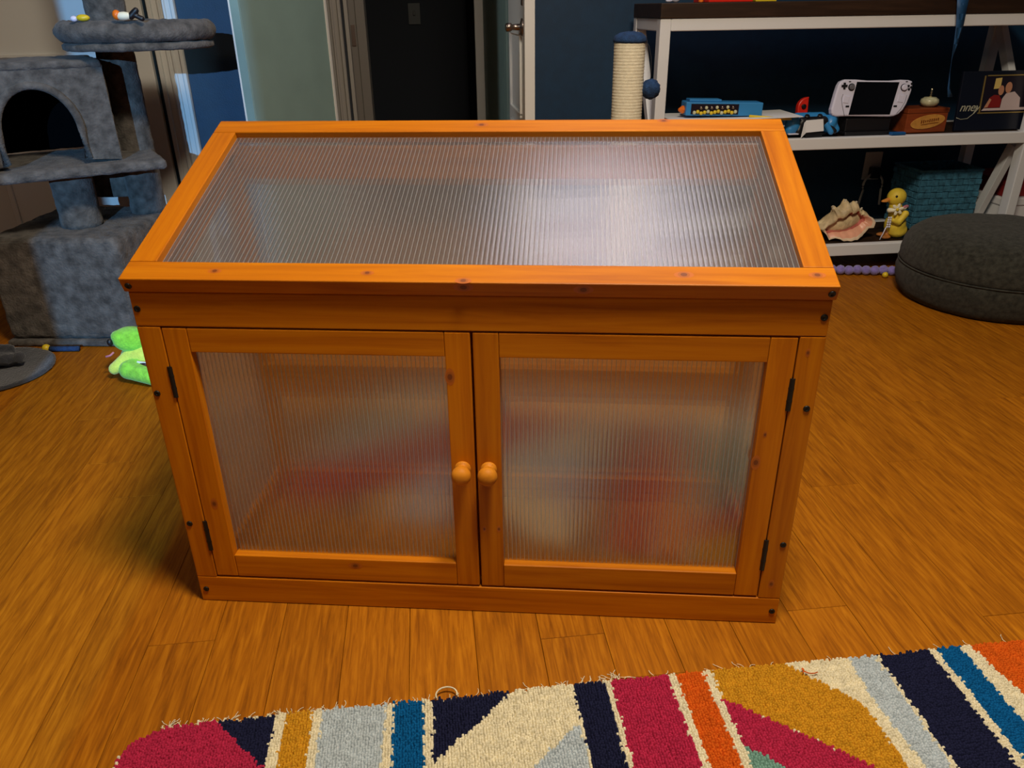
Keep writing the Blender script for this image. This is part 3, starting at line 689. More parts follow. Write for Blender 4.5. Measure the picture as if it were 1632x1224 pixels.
# round bed with bolster
bc = ct((-0.385, 1.50, 0))
o = lathe('bed_board', [(0, 0.848), (0.200, 0.848), (0.208, 0.853), (0.208, 0.864), (0.200, 0.869), (0, 0.869)], M['fur'], CT, (bc.x, bc.y, 0), seg=64); furry(o, 0.002, 60)
prof = [(0.10, 0.885), (0.15, 0.885)]
for i in range(15):
    a = PI * 1.0 - (PI * 1.45) * i / 14; prof.append((0.190 + 0.031 * math.cos(a), 0.8975 + 0.0285 * math.sin(a)))
prof += [(0.10, 0.872)]
o = lathe('bed_bolster', [(0, 0.885)] + prof + [(0, 0.872)], M['fur'], CT, (bc.x, bc.y, 0), seg=72); furry(o, 0.0035, 45)

# toys on the bed rim
ty = empty('cat_toy', (-0.468, 1.315, 0.924)); prop(ty, 'tiny yellow and white cat toy on the left of the round bed rim', 'toy')
organic('body', [('e', (0.006, 0, 0.010), (0.018, 0.012, 0.009))], 0.002, M['yellow'], ty); organic('head', [('e', (-0.018, 0, 0.008), (0.010, 0.009, 0.008))], 0.002, M['white_plastic'], ty)
tz = empty('cat_toy', (-0.345, 1.285, 0.924)); prop(tz, 'orange, cream and black cat toy on the right of the round bed rim', 'toy')
organic('body', [('e', (0.0, 0, 0.013), (0.022, 0.013, 0.011))], 0.002, M['petal'], tz); organic('head', [('e', (-0.018, 0, 0.016), (0.011, 0.012, 0.013))], 0.002, M['orange'], tz)
organic('tail', [('c', (0.018, 0, 0.012), (0.034, 0, 0.026), 0.009, 0.008), ('c', (0.022, 0, 0.018), (0.046, 0, 0.006), 0.006, 0.007)], 0.002, M['black'], tz)

# ------------------------------------------------------------------ plush frog
FR = empty('plush_frog', (-0.43, 1.0, 0)); prop(FR, 'bright lime green plush frog lying on the floor by the cabinet', 'plush toy')
organic('head', [('e', (0.000, 0.035, 0.102), (0.052, 0.045, 0.036), (0, 0.08, 0)), ('e', (-0.026, 0.02, 0.118), (0.022, 0.022, 0.018)), ('e', (0.03, 0.03, 0.12), (0.022, 0.022, 0.018))], 0.005, M['lime'], FR)
organic('body', [('e', (0.035, 0.035, 0.052), (0.075, 0.055, 0.040)), ('c', (0.0, 0.015, 0.060), (-0.048, -0.008, 0.030), 0.024, 0.017)], 0.005, M['lime_pale'], FR)
organic('leg', [('c', (0.055, 0.03, 0.032), (0.000, -0.030, 0.034), 0.030, 0.028), ('c', (0.000, -0.030, 0.034), (0.075, -0.070, 0.024), 0.027, 0.023)], 0.005, M['lime'], FR)
e_ = ball('eye', (0.008, 0.007, 0.011), M['black'], FR, (-0.050, 0.010, 0.104))
tube('whisker_thread', [(-0.042, 0.0, 0.078), (-0.052, -0.004, 0.070), (-0.064, -0.006, 0.068)], 0.003, M['pink'], FR)
box('tag', (0.030, 0.004, 0.008), M['paper'], FR, (0.040, -0.028, 0.052), (0, 0.2, 0))
ball('badge', (0.020, 0.010, 0.010), M['black'], FR, (0.040, -0.028, 0.043))

# round mat with a plush lump, toy wand
MT = empty('pet_mat', (-0.862, 1.085, 0)); prop(MT, 'dark grey round pet mat lying flat on the floor', 'mat')
o = lathe('mat_disc', [(0, 0.001), (0.160, 0.001), (0.168, 0.004), (0.168, 0.009), (0.161, 0.013), (0.150, 0.010), (0, 0.010)], M['fur_dark'], MT, seg=64); furry(o, 0.0012, 70)
PL = empty('plush_blanket', (-0.885, 1.085, 0.012)); prop(PL, 'crumpled dark fuzzy blanket on the round grey mat', 'blanket')
o = organic('cloth', [('e', (-0.01, 0.02, 0.020), (0.105, 0.060, 0.022)), ('c', (-0.08, -0.03, 0.016), (0.10, 0.015, 0.018), 0.022, 0.020), ('c', (-0.06, 0.06, 0.02), (0.06, 0.05, 0.03), 0.024, 0.02)], 0.006, M['fur_dark'], PL); furry(o, 0.006, 30)
mn = min(v.co.z for v in o.data.vertices); o.location.z = -mn
WA = empty('wand_toy', (-0.764, 1.225, 0)); prop(WA, 'dark blue toy wand with a yellow ball tip on the floor', 'toy')
tube('stick', [(0.008, 0, 0.010), (0.05, -0.004, 0.009), (0.10, -0.009, 0.009)], 0.0085, M['navy_plush'], WA); ball('tip', 0.0125, M['yellow'], WA, (0, 0, 0.0125))

# ------------------------------------------------------------------ scratching post
SC = empty('scratching_post', (1.072, 1.35, 0)); prop(SC, 'cream sisal scratching post with navy plush top and pompom', 'scratching post')
o = box('base', (0.30, 0.30, 0.03), M['navy_plush'], SC, (0, 0, 0.0155), bev=0.008)
prof = [(0, 0.03)]; nt_ = 92
for i in range(nt_):
    z = 0.03 + 0.816 * i / nt_; h = 0.816 / nt_
    prof += [(0.0460, z), (0.0472, z + h * 0.3), (0.0472, z + h * 0.7)]
prof += [(0.0445, 0.846), (0, 0.846)]
lathe('sisal_rope', prof, M['sisal'], SC, seg=40)
o = lathe('plush_cap', [(0, 0.846), (0.049, 0.846), (0.051, 0.852), (0.046, 0.864), (0.032, 0.872), (0.012, 0.8755), (0, 0.876)], M['navy_plush'], SC, seg=40); furry(o, 0.002, 90)
tube('string', [(0.046, -0.01, 0.850), (0.056, -0.012, 0.835), (0.064, -0.014, 0.805), (0.067, -0.014, 0.77), (0.067, -0.014, 0.735)], 0.0015, M['cord'], SC)
o = ball('pompom', 0.029, M['navy_plush'], SC, (0.068, -0.014, 0.714), seg=28); furry(o, 0.0035, 110)

# ------------------------------------------------------------------ white shelf with dark boards
SH = empty('shelf_unit', (1.235, 1.60, 0)); prop(SH, 'long white framed shelf unit with dark wooden top against the blue wall', 'shelf')
SX = 2.682 - 1.235; SD = 0.35
def sh(name, a, b, mat='white_paint', bev=0.003): return span(name, a, b, M[mat], SH, bev)
for x in (0, SX - 0.037):
    sh('front_leg', (x, 0, 0), (x + 0.037, 0.045, 0.905)); sh('back_leg', (x, SD - 0.037, 0), (x + 0.037, SD, 0.905))
    sh('end_rail', (x + 0.002, 0.045, 0.867), (x + 0.035, SD - 0.037, 0.905)); sh('end_rail', (x + 0.002, 0.045, 0.470), (x + 0.035, SD - 0.037, 0.510)); sh('end_rail', (x + 0.002, 0.045, 0.070), (x + 0.035, SD - 0.037, 0.112))
    for (ya, za), (yb_, zb) in (((0.31, 0.865), (0.075, 0.515)), ((0.070, 0.465), (0.20, 0.117))):
        dy, dz = yb_ - ya, zb - za; L = math.hypot(dy, dz)
        box('brace', (0.028, 0.036, L - 0.02), M['white_paint'], SH, (x + 0.0185, (ya + yb_) / 2, (za + zb) / 2), (-math.atan2(dy, dz), 0, 0) if dz > 0 else (-math.atan2(-dy, -dz), 0, 0), bev=0.002)
for z0, z1 in ((0.867, 0.905), (0.470, 0.5105), (0.070, 0.1125)):
    sh('front_rail', (0.037, 0.0, z0), (SX - 0.037, 0.030, z1)); sh('back_rail', (0.037, SD - 0.03, z0), (SX - 0.037, SD, z1))
    if z0 < 0.8:
        bb = box('shelf_board', (SX - 0.076, SD - 0.062, 0.022), M['darkwood'], SH, (SX / 2, SD / 2, z1 - 0.0125), bev=0.001)
box('top_board', (SX + 0.004, SD + 0.004, 0.046), M['darkwood'], SH, (SX / 2, SD / 2 - 0.003, 0.9285), bev=0.003)

ZM, ZB = 0.5112, 0.1132
ZTOP = 0.9517
# things on the dark top (only their lower edges are in the picture)
b = empty('board_game_box', (1.475, 1.70, ZTOP)); prop(b, 'red box on the dark top of the white shelf', 'box')
box('box_body', (0.15, 0.16, 0.060), M['red'], b, (0, 0, 0.030), bev=0.002); box('lid', (0.154, 0.164, 0.03), M['red'], b, (0, 0, 0.072), bev=0.002)
b = empty('card_box', (1.600, 1.68, ZTOP)); prop(b, 'yellow box on the dark shelf top, right of the red box', 'box')
box('box_body', (0.072, 0.10, 0.055), M['yellow'], b, (0, 0, 0.0275), bev=0.002); box('lid', (0.075, 0.103, 0.02), M['yellow'], b, (0, 0, 0.063), bev=0.002)
b = empty('toy_block', (1.386, 1.66, ZTOP)); prop(b, 'small orange toy post on the shelf top, left of the red box', 'toy')
cyl('post', 0.008, 0.06, M['orange'], b, bev=0.002); ball('finial', 0.011, M['orange'], b, (0, 0, 0.066))
b = empty('figurine', (1.300, 1.66, ZTOP)); prop(b, 'small white figurine on the left end of the dark shelf top', 'figurine')
organic('body', [('e', (0, 0, 0.022), (0.018, 0.014, 0.022)), ('e', (0.004, 0, 0.05), 0.012), ('e', (-0.024, 0, 0.007), (0.012, 0.008, 0.006))], 0.0025, M['white_plastic'], b)

# blue ribbon hanging over the front of the top
bm = bmesh.new(); prev = None
for (x, y, z, w, tw) in ((2.262, 1.585, 0.9545, 0.042, 0), (2.262, 1.5765, 0.952, 0.042, 0), (2.264, 1.5745, 0.920, 0.038, 0.1), (2.270, 1.5755, 0.875, 0.034, 0.25), (2.272, 1.577, 0.82, 0.030, 0.5), (2.270, 1.578, 0.77, 0.022, 0.9), (2.274, 1.58, 0.72, 0.020, 1.1), (2.285, 1.583, 0.67, 0.022, 0.7), (2.30, 1.585, 0.64, 0.026, 0.3)):
    dx, dy = w / 2 * math.cos(tw), w / 2 * math.sin(tw)
    ring = [bm.verts.new(q) for q in ((x - dx, y - dy - .0008, z), (x + dx, y + dy - .0008, z), (x + dx, y + dy + .0008, z), (x - dx, y - dy + .0008, z))]
    if prev:
        for k in range(4): bm.faces.new((prev[k], prev[(k + 1) % 4], ring[(k + 1) % 4], ring[k]))
    else: bm.faces.new(ring)
    prev = ring
bm.faces.new(prev)
prop(link('ribbon', tomesh(bm, 'ribbon'), M['ribbon'], smooth=True), 'blue fabric ribbon hanging down over the shelf front', 'ribbon')

# --- middle shelf
b = empty('storage_tin', (1.50, 1.73, ZM)); prop(b, 'black storage box on the middle shelf under the white papers', 'box')
box('box_body', (0.36, 0.20, 0.054), M['black'], b, (0, 0, 0.027), bev=0.004); box('lid', (0.366, 0.206, 0.012), M['black'], b, (0, 0, 0.0605), bev=0.003)
b = empty('paper_folder', (1.53, 1.70, ZM + 0.0672)); prop(b, 'white sheets of paper under the blue toy box', 'paper')
for i, (dz, rz, tl) in enumerate(((0.000, 0.06, 0.0), (0.003, -0.03, 0.0))):
    bm = bmesh.new(); ns = 14; V = []
    for k in range(ns + 1):
        u = k / ns; x = -0.23 + 0.47 * u; z = dz + 0.0012 + 0.0045 * max(0, u - 0.55) ** 1.3 * 2.2 + (0.003 * max(0, 0.2 - u) * 5) * (i == 0)
        V.append([bm.verts.new((x, yv, z + o_)) for o_ in (0, 0.0022) for yv in (-0.105, 0.10)])
    for a_, c_ in zip(V, V[1:]):
        for q in ((0, 1, 1, 0), (2, 3, 3, 2)): bm.faces.new((a_[q[0]], a_[q[1]], c_[q[2]], c_[q[3]]))
        bm.faces.new((a_[0], c_[0], c_[2], a_[2])); bm.faces.new((a_[1], c_[1], c_[3], a_[3]))
    bm.faces.new((V[0][0], V[0][1], V[0][3], V[0][2])); bm.faces.new((V[-1][0], V[-1][1], V[-1][3], V[-1][2]))
    link('sheet', tomesh(bm, 'sheet'), M['paper'], b, (0, 0, 0), (0, 0, rz), smooth=False)
b = empty('toy_box', (1.500, 1.675, ZM + 0.0785), R(-3)); prop(b, 'blue toy box with yellow balls in its window and an orange knob', 'toy')
box('carton', (0.275, 0.07, 0.045), M['toy_blue'], b, (0.0, 0, 0.0235), (0, R(1.5), 0), bev=0.003)
box('top_flap', (0.115, 0.05, 0.008), M['toy_blue'], b, (-0.065, 0.005, 0.052), (0, R(1.5), 0), bev=0.002)
box('window', (0.170, 0.004, 0.034), M['print_dark'], b, (-0.035, -0.0355, 0.0245), (0, R(1.5), 0), bev=0.0005)
rr = random.Random(4)
for i in range(13):
    ball('ball', 0.0065, M['yellow'] if i % 4 else M['pot'], b, (-0.108 + i * 0.0122, -0.0385, 0.0145 + 0.003 * math.sin(i * 2.1)), seg=10)
for i in range(7):
    ball('ball', 0.006, M['pot'] if i % 2 else M['nickel'], b, (-0.085 + i * 0.019, -0.0385, 0.030 + 0.002 * math.sin(i * 3.1)), seg=10)
lathe('knob', [(0, 0), (0.013, 0), (0.014, 0.006), (0.010, 0.012), (0.004, 0.020), (0, 0.020)], M['orange'], b, (-0.1385, -0.01, 0.022), (0, -PI / 2, 0), 8, False)
b = tube('pencil', [(1.585, 1.625, ZM + 0.0720), (1.70, 1.612, ZM + 0.062), (1.735, 1.61, ZM + 0.060)], [0.005, 0.005, 0.003], M['yellow']); prop(b, 'yellow pencil sticking out beside the white papers', 'pencil')
b.location = (0, 0, 0.006)
b = box('notebook', (0.10, 0.08, 0.010), M['darkwood'], None, (1.68, 1.80, ZM + 0.110), (0, 0, 0.1), bev=0.002)
b.location = (1.70, 1.82, ZM + 0.0062); prop(b, 'dark notebook lying at the back of the middle shelf', 'notebook')

# red half controller standing in a cradle
b = empty('half_controller', (1.833, 1.725, ZM)); prop(b, 'small red half controller with black stick standing behind the blue one', 'controller')
pts = [(-0.020, 0.030), (-0.020, 0.085)] + [(-0.020 + 0.038 * (1 - math.cos(a)), 0.085 + 0.036 * math.sin(a)) for a in np.linspace(0.1, PI / 2, 9)] + [(0.020, 0.121), (0.020, 0.030)]
prism('shell', pts, 0.022, M['red'], b, (0, 0, 0.005), (R(-6), 0, 0), 0.004)
cyl('stick', 0.0085, 0.010, M['black'], b, (0.001, 0.012, 0.093), (PI / 2, 0, 0), bev=0.002)
for q in ((0, 0.070), (-0.008, 0.062), (0.008, 0.062), (0, 0.054)): cyl('button', 0.0030, 0.004, M['dark_red'], b, (q[0], 0.006, q[1]), (PI / 2, 0, 0), 10)
box('cradle', (0.06, 0.05, 0.036), M['black'], b, (0, 0.012, 0.018), bev=0.004)

# blue and black gamepad with a white card box in front
b = empty('game_controller', (1.832, 1.655, ZM)); prop(b, 'blue and black game controller lying behind a white card', 'controller')
organic('shell', [('c', (-0.045, 0.02, 0.058), (0.045, 0.02, 0.058), 0.022, 0.022), ('e', (-0.068, 0.0, 0.040), (0.026, 0.034, 0.036)), ('e', (0.068, 0.0, 0.042), (0.024, 0.032, 0.034), (0, 0.5, 0)), ('c', (-0.074, 0.0, 0.05), (-0.080, -0.01, 0.024), 0.021, 0.020), ('c', (0.070, 0.0, 0.055), (0.092, -0.012, 0.022), 0.018, 0.014)], 0.004, M['pad_blue'], b)
organic('black_front', [('c', (-0.040, -0.012, 0.050), (0.040, -0.012, 0.052), 0.018, 0.018), ('c', (-0.044, -0.014, 0.048), (-0.054, -0.022, 0.020), 0.014, 0.013), ('c', (0.044, -0.014, 0.048), (0.078, -0.030, 0.018), 0.012, 0.010)], 0.004, M['black'], b)
organic('grip', [('c', (0.048, -0.018, 0.044), (0.066, -0.030, 0.016), 0.012, 0.011)], 0.004, M['pad_blue'], b)
box('trim', (0.040, 0.012, 0.005), M['white_plastic'], b, (-0.074, -0.026, 0.0125), bev=0.002)
for sx in (-0.026, 0.022): cyl('stick', 0.009, 0.012, M['black'], b, (sx, -0.014, 0.064), (R(30), 0, 0), bev=0.002)
organic('stand', [('e', (0, 0, 0.008), (0.07, 0.03, 0.008))], 0.003, M['black'], b)
b = empty('card_tent', (1.828, 1.612, ZM), 0.12); prop(b, 'small folded white card in front of the blue controller', 'card')
prism('front', [(-0.036, 0.018), (0.036, 0.021), (0.031, 0.062), (-0.036, 0.060)], 0.002, M['paper'], b, (0.004, 0.0, 0), (R(-8), 0, 0), 0.0004)
prism('side', [(0, 0.0005), (0.024, 0.018), (0.024, 0.060), (0.014, 0.052)], 0.002, M['paper'], b, (-0.052, -0.004, 0), (R(-8), 0, 0.2), 0.0004)
box('rest', (0.066, 0.012, 0.016), M['black'], b, (0.004, 0.010, 0.008), bev=0.001)

# handheld game console on its dark stand
HC = empty('handheld_console', (2.040, 1.640, ZM)); prop(HC, 'white handheld game console with dark screen standing on the shelf', 'game console')
k = 0.000452
def dk(X, Y): return ((X - 450) * k, (335 - Y) * k)
OUT = [(215, 191), (310, 194), (400, 203), (580, 208), (680, 203), (745, 207), (772, 216), (783, 236), (776, 290), (762, 340), (745, 390), (722, 430), (690, 460), (650, 475), (615, 478), (420, 470), (270, 465), (165, 466), (140, 458), (126, 440), (122, 410), (135, 350), (148, 290), (163, 235), (180, 205)]
def body_outline(): return [dk(*p) for p in OUT]
PIV = empty('front_panel', (0, 0, 0.126), parent=HC, rot=(R(-9), 0, 0))
prism('case', body_outline(), 0.026, M['white_plastic'], PIV, (0, 0, 0), (0, 0, 0), 0.006, 3)
prism('screen', [dk(*p) for p in ((312, 212), (664, 222), (612, 462), (266, 455))], 0.003, M['screen'], PIV, (0, -0.0012, 0), bev=0.0005)
for X, Y in ((270, 250), (706, 262)):
    x, z = dk(X, Y); cyl('stick', 0.0125, 0.004, M['black'], PIV, (x, 0.001, z), (PI / 2, 0, 0), bev=0.001)
    cyl('stick', 0.0095 if X < 500 else 0.0105, 0.010, M['grey_plastic'] if X < 500 else M['white_plastic'], PIV, (x, 0.001, z), (PI / 2, 0, 0), bev=0.002)
x, z = dk(211, 240)
bm = bmesh.new(); add_box(bm, (0.022, 0.004, 0.008)); add_box(bm, (0.008, 0.0042, 0.022)); bmesh.ops.bevel(bm, geom=bm.edges[:], offset=0.0008, segments=1, affect='EDGES')
link('direction_pad', tomesh(bm, 'direction_pad'), M['black'], PIV, (x, -0.001, z))
for X, Y in ((742, 252), (768, 236), (765, 262), (748, 276)):
    x, z = dk(X, Y); cyl('button', 0.0040, 0.004, M['black'], PIV, (x, 0.001, z), (PI / 2, 0, 0), 12)
for X, Y in ((253, 209), (725, 219)):
    x, z = dk(X, Y); box('button', (0.008, 0.003, 0.003), M['black'], PIV, (x, -0.0005, z), bev=0.0008)
for X, Y in ((250, 392), (650, 400)):
    x, z = dk(X, Y); box('button', (0.013, 0.003, 0.006), M['black'], PIV, (x, -0.0005, z), bev=0.001)
for X, Y, s in ((235, 340, 1), (690, 345, 1)):
    x, z = dk(X, Y); box('trackpad', (0.021, 0.002, 0.024), M['white_plastic'], PIV, (x, -0.0008, z), (0, R(8), 0), bev=0.0008)
for pts in (((205, 300), (196, 330), (205, 380), (222, 430), (232, 462)), ((738, 320), (728, 370), (700, 420), (668, 455))):
    tube('seam', [(dk(*p)[0], -0.0004, dk(*p)[1]) for p in pts], 0.0009, M['grey_plastic'], PIV, 6)
box('stand_base', (0.19, 0.09, 0.012), M['black'], HC, (0.01, 0.035, 0.006), bev=0.003)
box('stand_back', (0.16, 0.012, 0.10), M['black'], HC, (0, 0.062, 0.055), (R(-9), 0, 0), bev=0.003)
box('stand_ledge', (0.17, 0.05, 0.046), M['black'], HC, (0.005, 0.030, 0.0345), bev=0.003)
b = box('flash_drive', (0.055, 0.02, 0.010), M['blue_light'], None, (2.145, 1.612, ZM + 0.0058), (0, 0, 0.05), bev=0.002); prop(b, 'small blue plastic stick on the shelf below the console', 'flash drive')

# wooden box with plaque, little pot on it
WB = empty('wooden_box', (2.270, 1.70, ZM), R(4)); prop(WB, 'small red brown wooden box with an oval gilt plaque', 'box')
box('box_body', (0.165, 0.10, 0.068), M['redwood'], WB, (0.0, 0, 0.034), bev=0.002)
box('lid', (0.168, 0.104, 0.016), M['redwood'], WB, (0, 0, 0.0765), bev=0.002)
pts = [(0.068 * math.cos(a) + 0.004, 0.038 + 0.024 * math.sin(a) + 0.12 * 0.068 * math.cos(a)) for a in np.linspace(0, 2 * PI, 25)[:-1]]
pq = prism('plaque', pts, 0.003, M['plaque'], WB, (0, -0.0525, 0), bev=0.0006)
bm = bmesh.new(); rr = random.Random(2)
for i in range(9): add_box(bm, (0.0045, 0.0008, 0.006 + 0.006 * rr.random()), (-0.022 + i * 0.0082, -0.0002, 0.038 + 0.001 * i))
add_box(bm, (0.070, 0.0008, 0.0022), (0.012, -0.0002, 0.031), (0, -0.1, 0))
link('plaque_engraving', tomesh(bm, 'plaque_engraving'), M['knot_dark'], pq)
PT = empty('trinket_pot', (2.298, 1.695, ZM + 0.0850)); prop(PT, 'tiny round green glazed pot with brass finial on the wooden box', 'ornament')
lathe('pot', [(0, 0), (0.016, 0), (0.026, 0.006), (0.032, 0.016), (0.030, 0.026), (0.022, 0.031), (0.020, 0.033), (0, 0.034)], M['pot'], PT, (0, 0, 0), seg=28)
lathe('finial', [(0, 0.034), (0.006, 0.034), (0.0035, 0.038), (0.006, 0.042), (0.003, 0.046), (0.006, 0.050), (0.003, 0.054), (0.005, 0.058), (0.002, 0.063), (0, 0.065)], M['brass'], PT, seg=16)

# wide dark frame with an inset photograph and a name along its lower left
PF = empty('picture_frame', (2.388, 1.652, ZM), 0, rot=(R(-5), 0, 0)); prop(PF, 'wide dark picture frame with a photo of two people and lettering', 'picture frame')
box('panel', (0.305, 0.012, 0.205), M['frame_navy'], PF, (0.1545, 0.006, 0.1035), bev=0.002)
ox, oz, pw, ph = 0.082, 0.062, 0.22, 0.128
bm = bmesh.new()
for (x, z, w, h) in ((ox, oz + ph / 2, 0.004, ph), (ox + 0.098, oz, 0.196, 0.004), (ox + 0.098, oz + ph, 0.190, 0.004)): add_box(bm, (w, 0.003, h), (x + 0.012 * (z - oz) / ph, -0.0014, z))
link('gold_border', tomesh(bm, 'gold_border'), M['gold'], PF)
ph_o = box('photograph', (0.184, 0.002, 0.120), M['print_dark'], PF, (ox + 0.102, -0.0008, oz + 0.064))
def pp(name, pts, mat, lay): prism(name, pts, 0.0004, M[mat], ph_o, (-0.092, -0.0012 - 0.0004 * lay, -0.060))
def disc(cx, cz, rx, rz, n=16): return [(cx + rx * math.cos(2 * PI * i / n), cz + rz * math.sin(2 * PI * i / n)) for i in range(n)]
pp('printed_lamp', [(0.036, 0.078), (0.062, 0.080), (0.062, 0.116), (0.038, 0.114)], 'print_lamp', 0)
pp('printed_table', [(0.002, 0.004), (0.175, 0.004), (0.175, 0.013), (0.010, 0.012)], 'print_white', 0)
pp('printed_person', [(0.014, 0.014), (0.072, 0.014), (0.074, 0.040), (0.062, 0.056), (0.042, 0.058), (0.026, 0.048)], 'print_red', 1)
pp('printed_person', [(0.074, 0.012), (0.150, 0.012), (0.146, 0.046), (0.120, 0.068), (0.088, 0.062), (0.076, 0.044)], 'print_white', 1)
pp('printed_arm', [(0.010, 0.014), (0.024, 0.016), (0.034, 0.042), (0.026, 0.046)], 'skin', 2)
pp('printed_face', disc(0.066, 0.073, 0.011, 0.017), 'skin', 2); pp('printed_face', disc(0.094, 0.082, 0.013, 0.019), 'skin', 2)
fc = bpy.data.curves.new('lettering', 'FONT'); fc.body = 'nney'; fc.size = 0.042; fc.shear = 0.35; fc.extrude = 0.0004; fc.space_character = 0.95
fo = bpy.data.objects.new('lt', fc); COL.objects.link(fo); dg = bpy.context.evaluated_depsgraph_get(); dg.update()
tm = bpy.data.meshes.new_from_object(fo.evaluated_get(dg)); bpy.data.objects.remove(fo); tm.materials.clear()
link('lettering', tm, M['ink'], PF, (0.008, -0.0010, 0.070), (PI / 2, 0, 0))
tube('flourish', [(0.002, -0.0008, 0.048), (0.02, -0.0008, 0.042), (0.045, -0.0008, 0.044), (0.066, -0.0008, 0.060), (0.076, -0.0008, 0.082)], 0.0011, M['ink'], PF, 6)

# --- bottom shelf: conch shell
CS = empty('conch_shell', (2.045, 1.69, ZB)); prop(CS, 'cream and pink spiky conch shell on the bottom shelf', 'sea shell')
OUTL = [(160, 365), (185, 335), (215, 302), (240, 262), (246, 236), (240, 214), (262, 210), (282, 226), (304, 208), (312, 186), (322, 166), (342, 170), (350, 196), (378, 198), (394, 182), (416, 186), (420, 214), (446, 232), (456, 258), (476, 244), (500, 262), (512, 284), (535, 296), (556, 328), (550, 364), (512, 366), (494, 392), (472, 418), (450, 426), (430, 440), (404, 438), (380, 446), (352, 440), (326, 444), (300, 430), (270, 424), (232, 440), (214, 412), (196, 388)]
ks = 0.000548
def dens(p, n=3):
    out = []
    for a, b in zip(p, p[1:] + p[:1]):
        for q in range(n): out.append(((a[0] + (b[0] - a[0]) * q / n), (a[1] + (b[1] - a[1]) * q / n)))
    return out
PTS = [((x - 355) * ks, (446 - z) * ks + 0.0015) for x, z in dens(OUTL)]
SA, SB = Vector(((225 - 355) * ks, (446 - 366) * ks)), Vector(((440 - 355) * ks, (446 - 292) * ks))
def near(p):
    d = SB - SA; u = max(0, min(1, (Vector(p) - SA).dot(d) / d.length_squared)); return SA + d * u, u
prof_up = [(1.0, 0.0), (0.93, -0.020), (0.82, -0.034), (0.68, -0.042), (0.55, -0.044), (0.45, -0.040), (0.34, -0.020), (0.18, 0.0), (0.0, 0.006)]
prof_lo = [(1.0, -0.054), (0.93, -0.055), (0.82, -0.052), (0.68, -0.046), (0.55, -0.036), (0.45, -0.026), (0.34, -0.012), (0.18, 0.002), (0.0, 0.006)]
def shell_grid():
    G = []
    for x, z in PTS:
        q, u = near((x, z)); d = Vector((x, z)) - q
        n = Vector((-(SB - SA).y, (SB - SA).x)).normalized(); side = d.dot(n) / max(d.length, 1e-6); w = 0.5 + 0.5 * max(-1, min(1, side * 2.2))
        row = []
        for (s_, yu), (_, yl) in zip(prof_up, prof_lo):
            p = q + d * s_; row.append((p.x, (yu * w + yl * (1 - w)) * (0.45 + 0.55 * math.sin(PI * (0.12 + 0.76 * u))), max(p.y, 0.0008), w))
        G.append(row)
    return G
G = shell_grid(); NP = len(G)
def shell_part(name, mat, test, th=0.004):
    bm = bmesh.new(); cache_ = {}
    def V(i, k):
        i %= NP
        if (i, k) not in cache_: x, y, z, w = G[i][k]; cache_[(i, k)] = bm.verts.new((x, y, z))
        return cache_[(i, k)]
    for i in range(NP):
        w = (G[i][0][3] + G[(i + 1) % NP][0][3]) / 2
        for k in range(len(prof_up) - 1):
            if test(w, k):
                try: bm.faces.new((V(i, k), V(i + 1, k), V(i + 1, k + 1), V(i, k + 1)))
                except ValueError: pass
    bmesh.ops.remove_doubles(bm, verts=bm.verts[:], dist=0.0002)
    bmesh.ops.recalc_face_normals(bm, faces=bm.faces[:])
    return link(name, tomesh(bm, name), mat, CS, smooth=True)
o = shell_part('whorl', M['shell'], lambda w, k: w > 0.5 and k < 5)
shell_part('lip', M['shell_lip'], lambda w, k: w <= 0.5 and k < 2)
shell_part('lip_inside', M['shell_pink'], lambda w, k: w <= 0.5 and 2 <= k < 5)
shell_part('aperture', M['shell_in'], lambda w, k: k >= 5)
# the body behind the opening: a spiral cone bulging away from the viewer
prims = []
for i in range(13):
    u = i / 12; x = -0.095 + 0.170 * u; r = 0.010 + 0.040 * math.sin(PI * min(1, u * 0.95))
    prims.append(('e', (x, 0.018, 0.050 + 0.030 * u), (0.020, r * 0.9, r)))
organic('body', prims, 0.005, M['shell'], CS)
for X, Z, sz, tl in ((250, 226, 0.007, -0.5), (330, 190, 0.0085, -0.1), (405, 204, 0.008, 0.2), (448, 246, 0.006, 0.5), (290, 238, 0.005, -0.3), (368, 210, 0.005, 0.1)):
    bm = bmesh.new(); bmesh.ops.create_cone(bm, cap_ends=True, segments=12, radius1=sz * 1.25, radius2=sz * 0.55, depth=0.018); add_ell(bm, (0, 0, 0.010), sz * 0.62, seg=10)
    link('spine', tomesh(bm, 'spine'), M['shell_tip'], CS, ((X - 355) * ks, -0.010, (446 - Z) * ks + 0.001), (R(12), tl, 0), smooth=True)

# duck figurine
DU = empty('duck_figurine', (2.237, 1.675, ZB)); prop(DU, 'yellow duckling figurine with a white flower collar on the bottom shelf', 'figurine')
organic('body', [('e', (0.012, 0, 0.050), (0.040, 0.040, 0.048)), ('e', (0.020, 0.0, 0.030), (0.042, 0.040, 0.030)), ('c', (0.010, 0, 0.08), (-0.002, 0, 0.125), 0.030, 0.024)], 0.004, M['duck'], DU)
organic('head', [('e', (-0.004, 0, 0.158), (0.036, 0.032, 0.034))], 0.003, M['duck'], DU)
organic('wing', [('c', (0.022, -0.036, 0.100), (-0.002, -0.042, 0.070), 0.014, 0.012), ('c', (-0.002, -0.042, 0.070), (-0.024, -0.040, 0.078), 0.012, 0.008)], 0.003, M['duck'], DU)
organic('bill', [('c', (-0.036, -0.004, 0.150), (-0.062, -0.008, 0.146), 0.009, 0.005), ('e', (-0.055, -0.008, 0.145), (0.014, 0.010, 0.004))], 0.002, M['duck_bill'], DU)
ball('eye', 0.0045, M['black'], DU, (-0.021, -0.0265, 0.166))
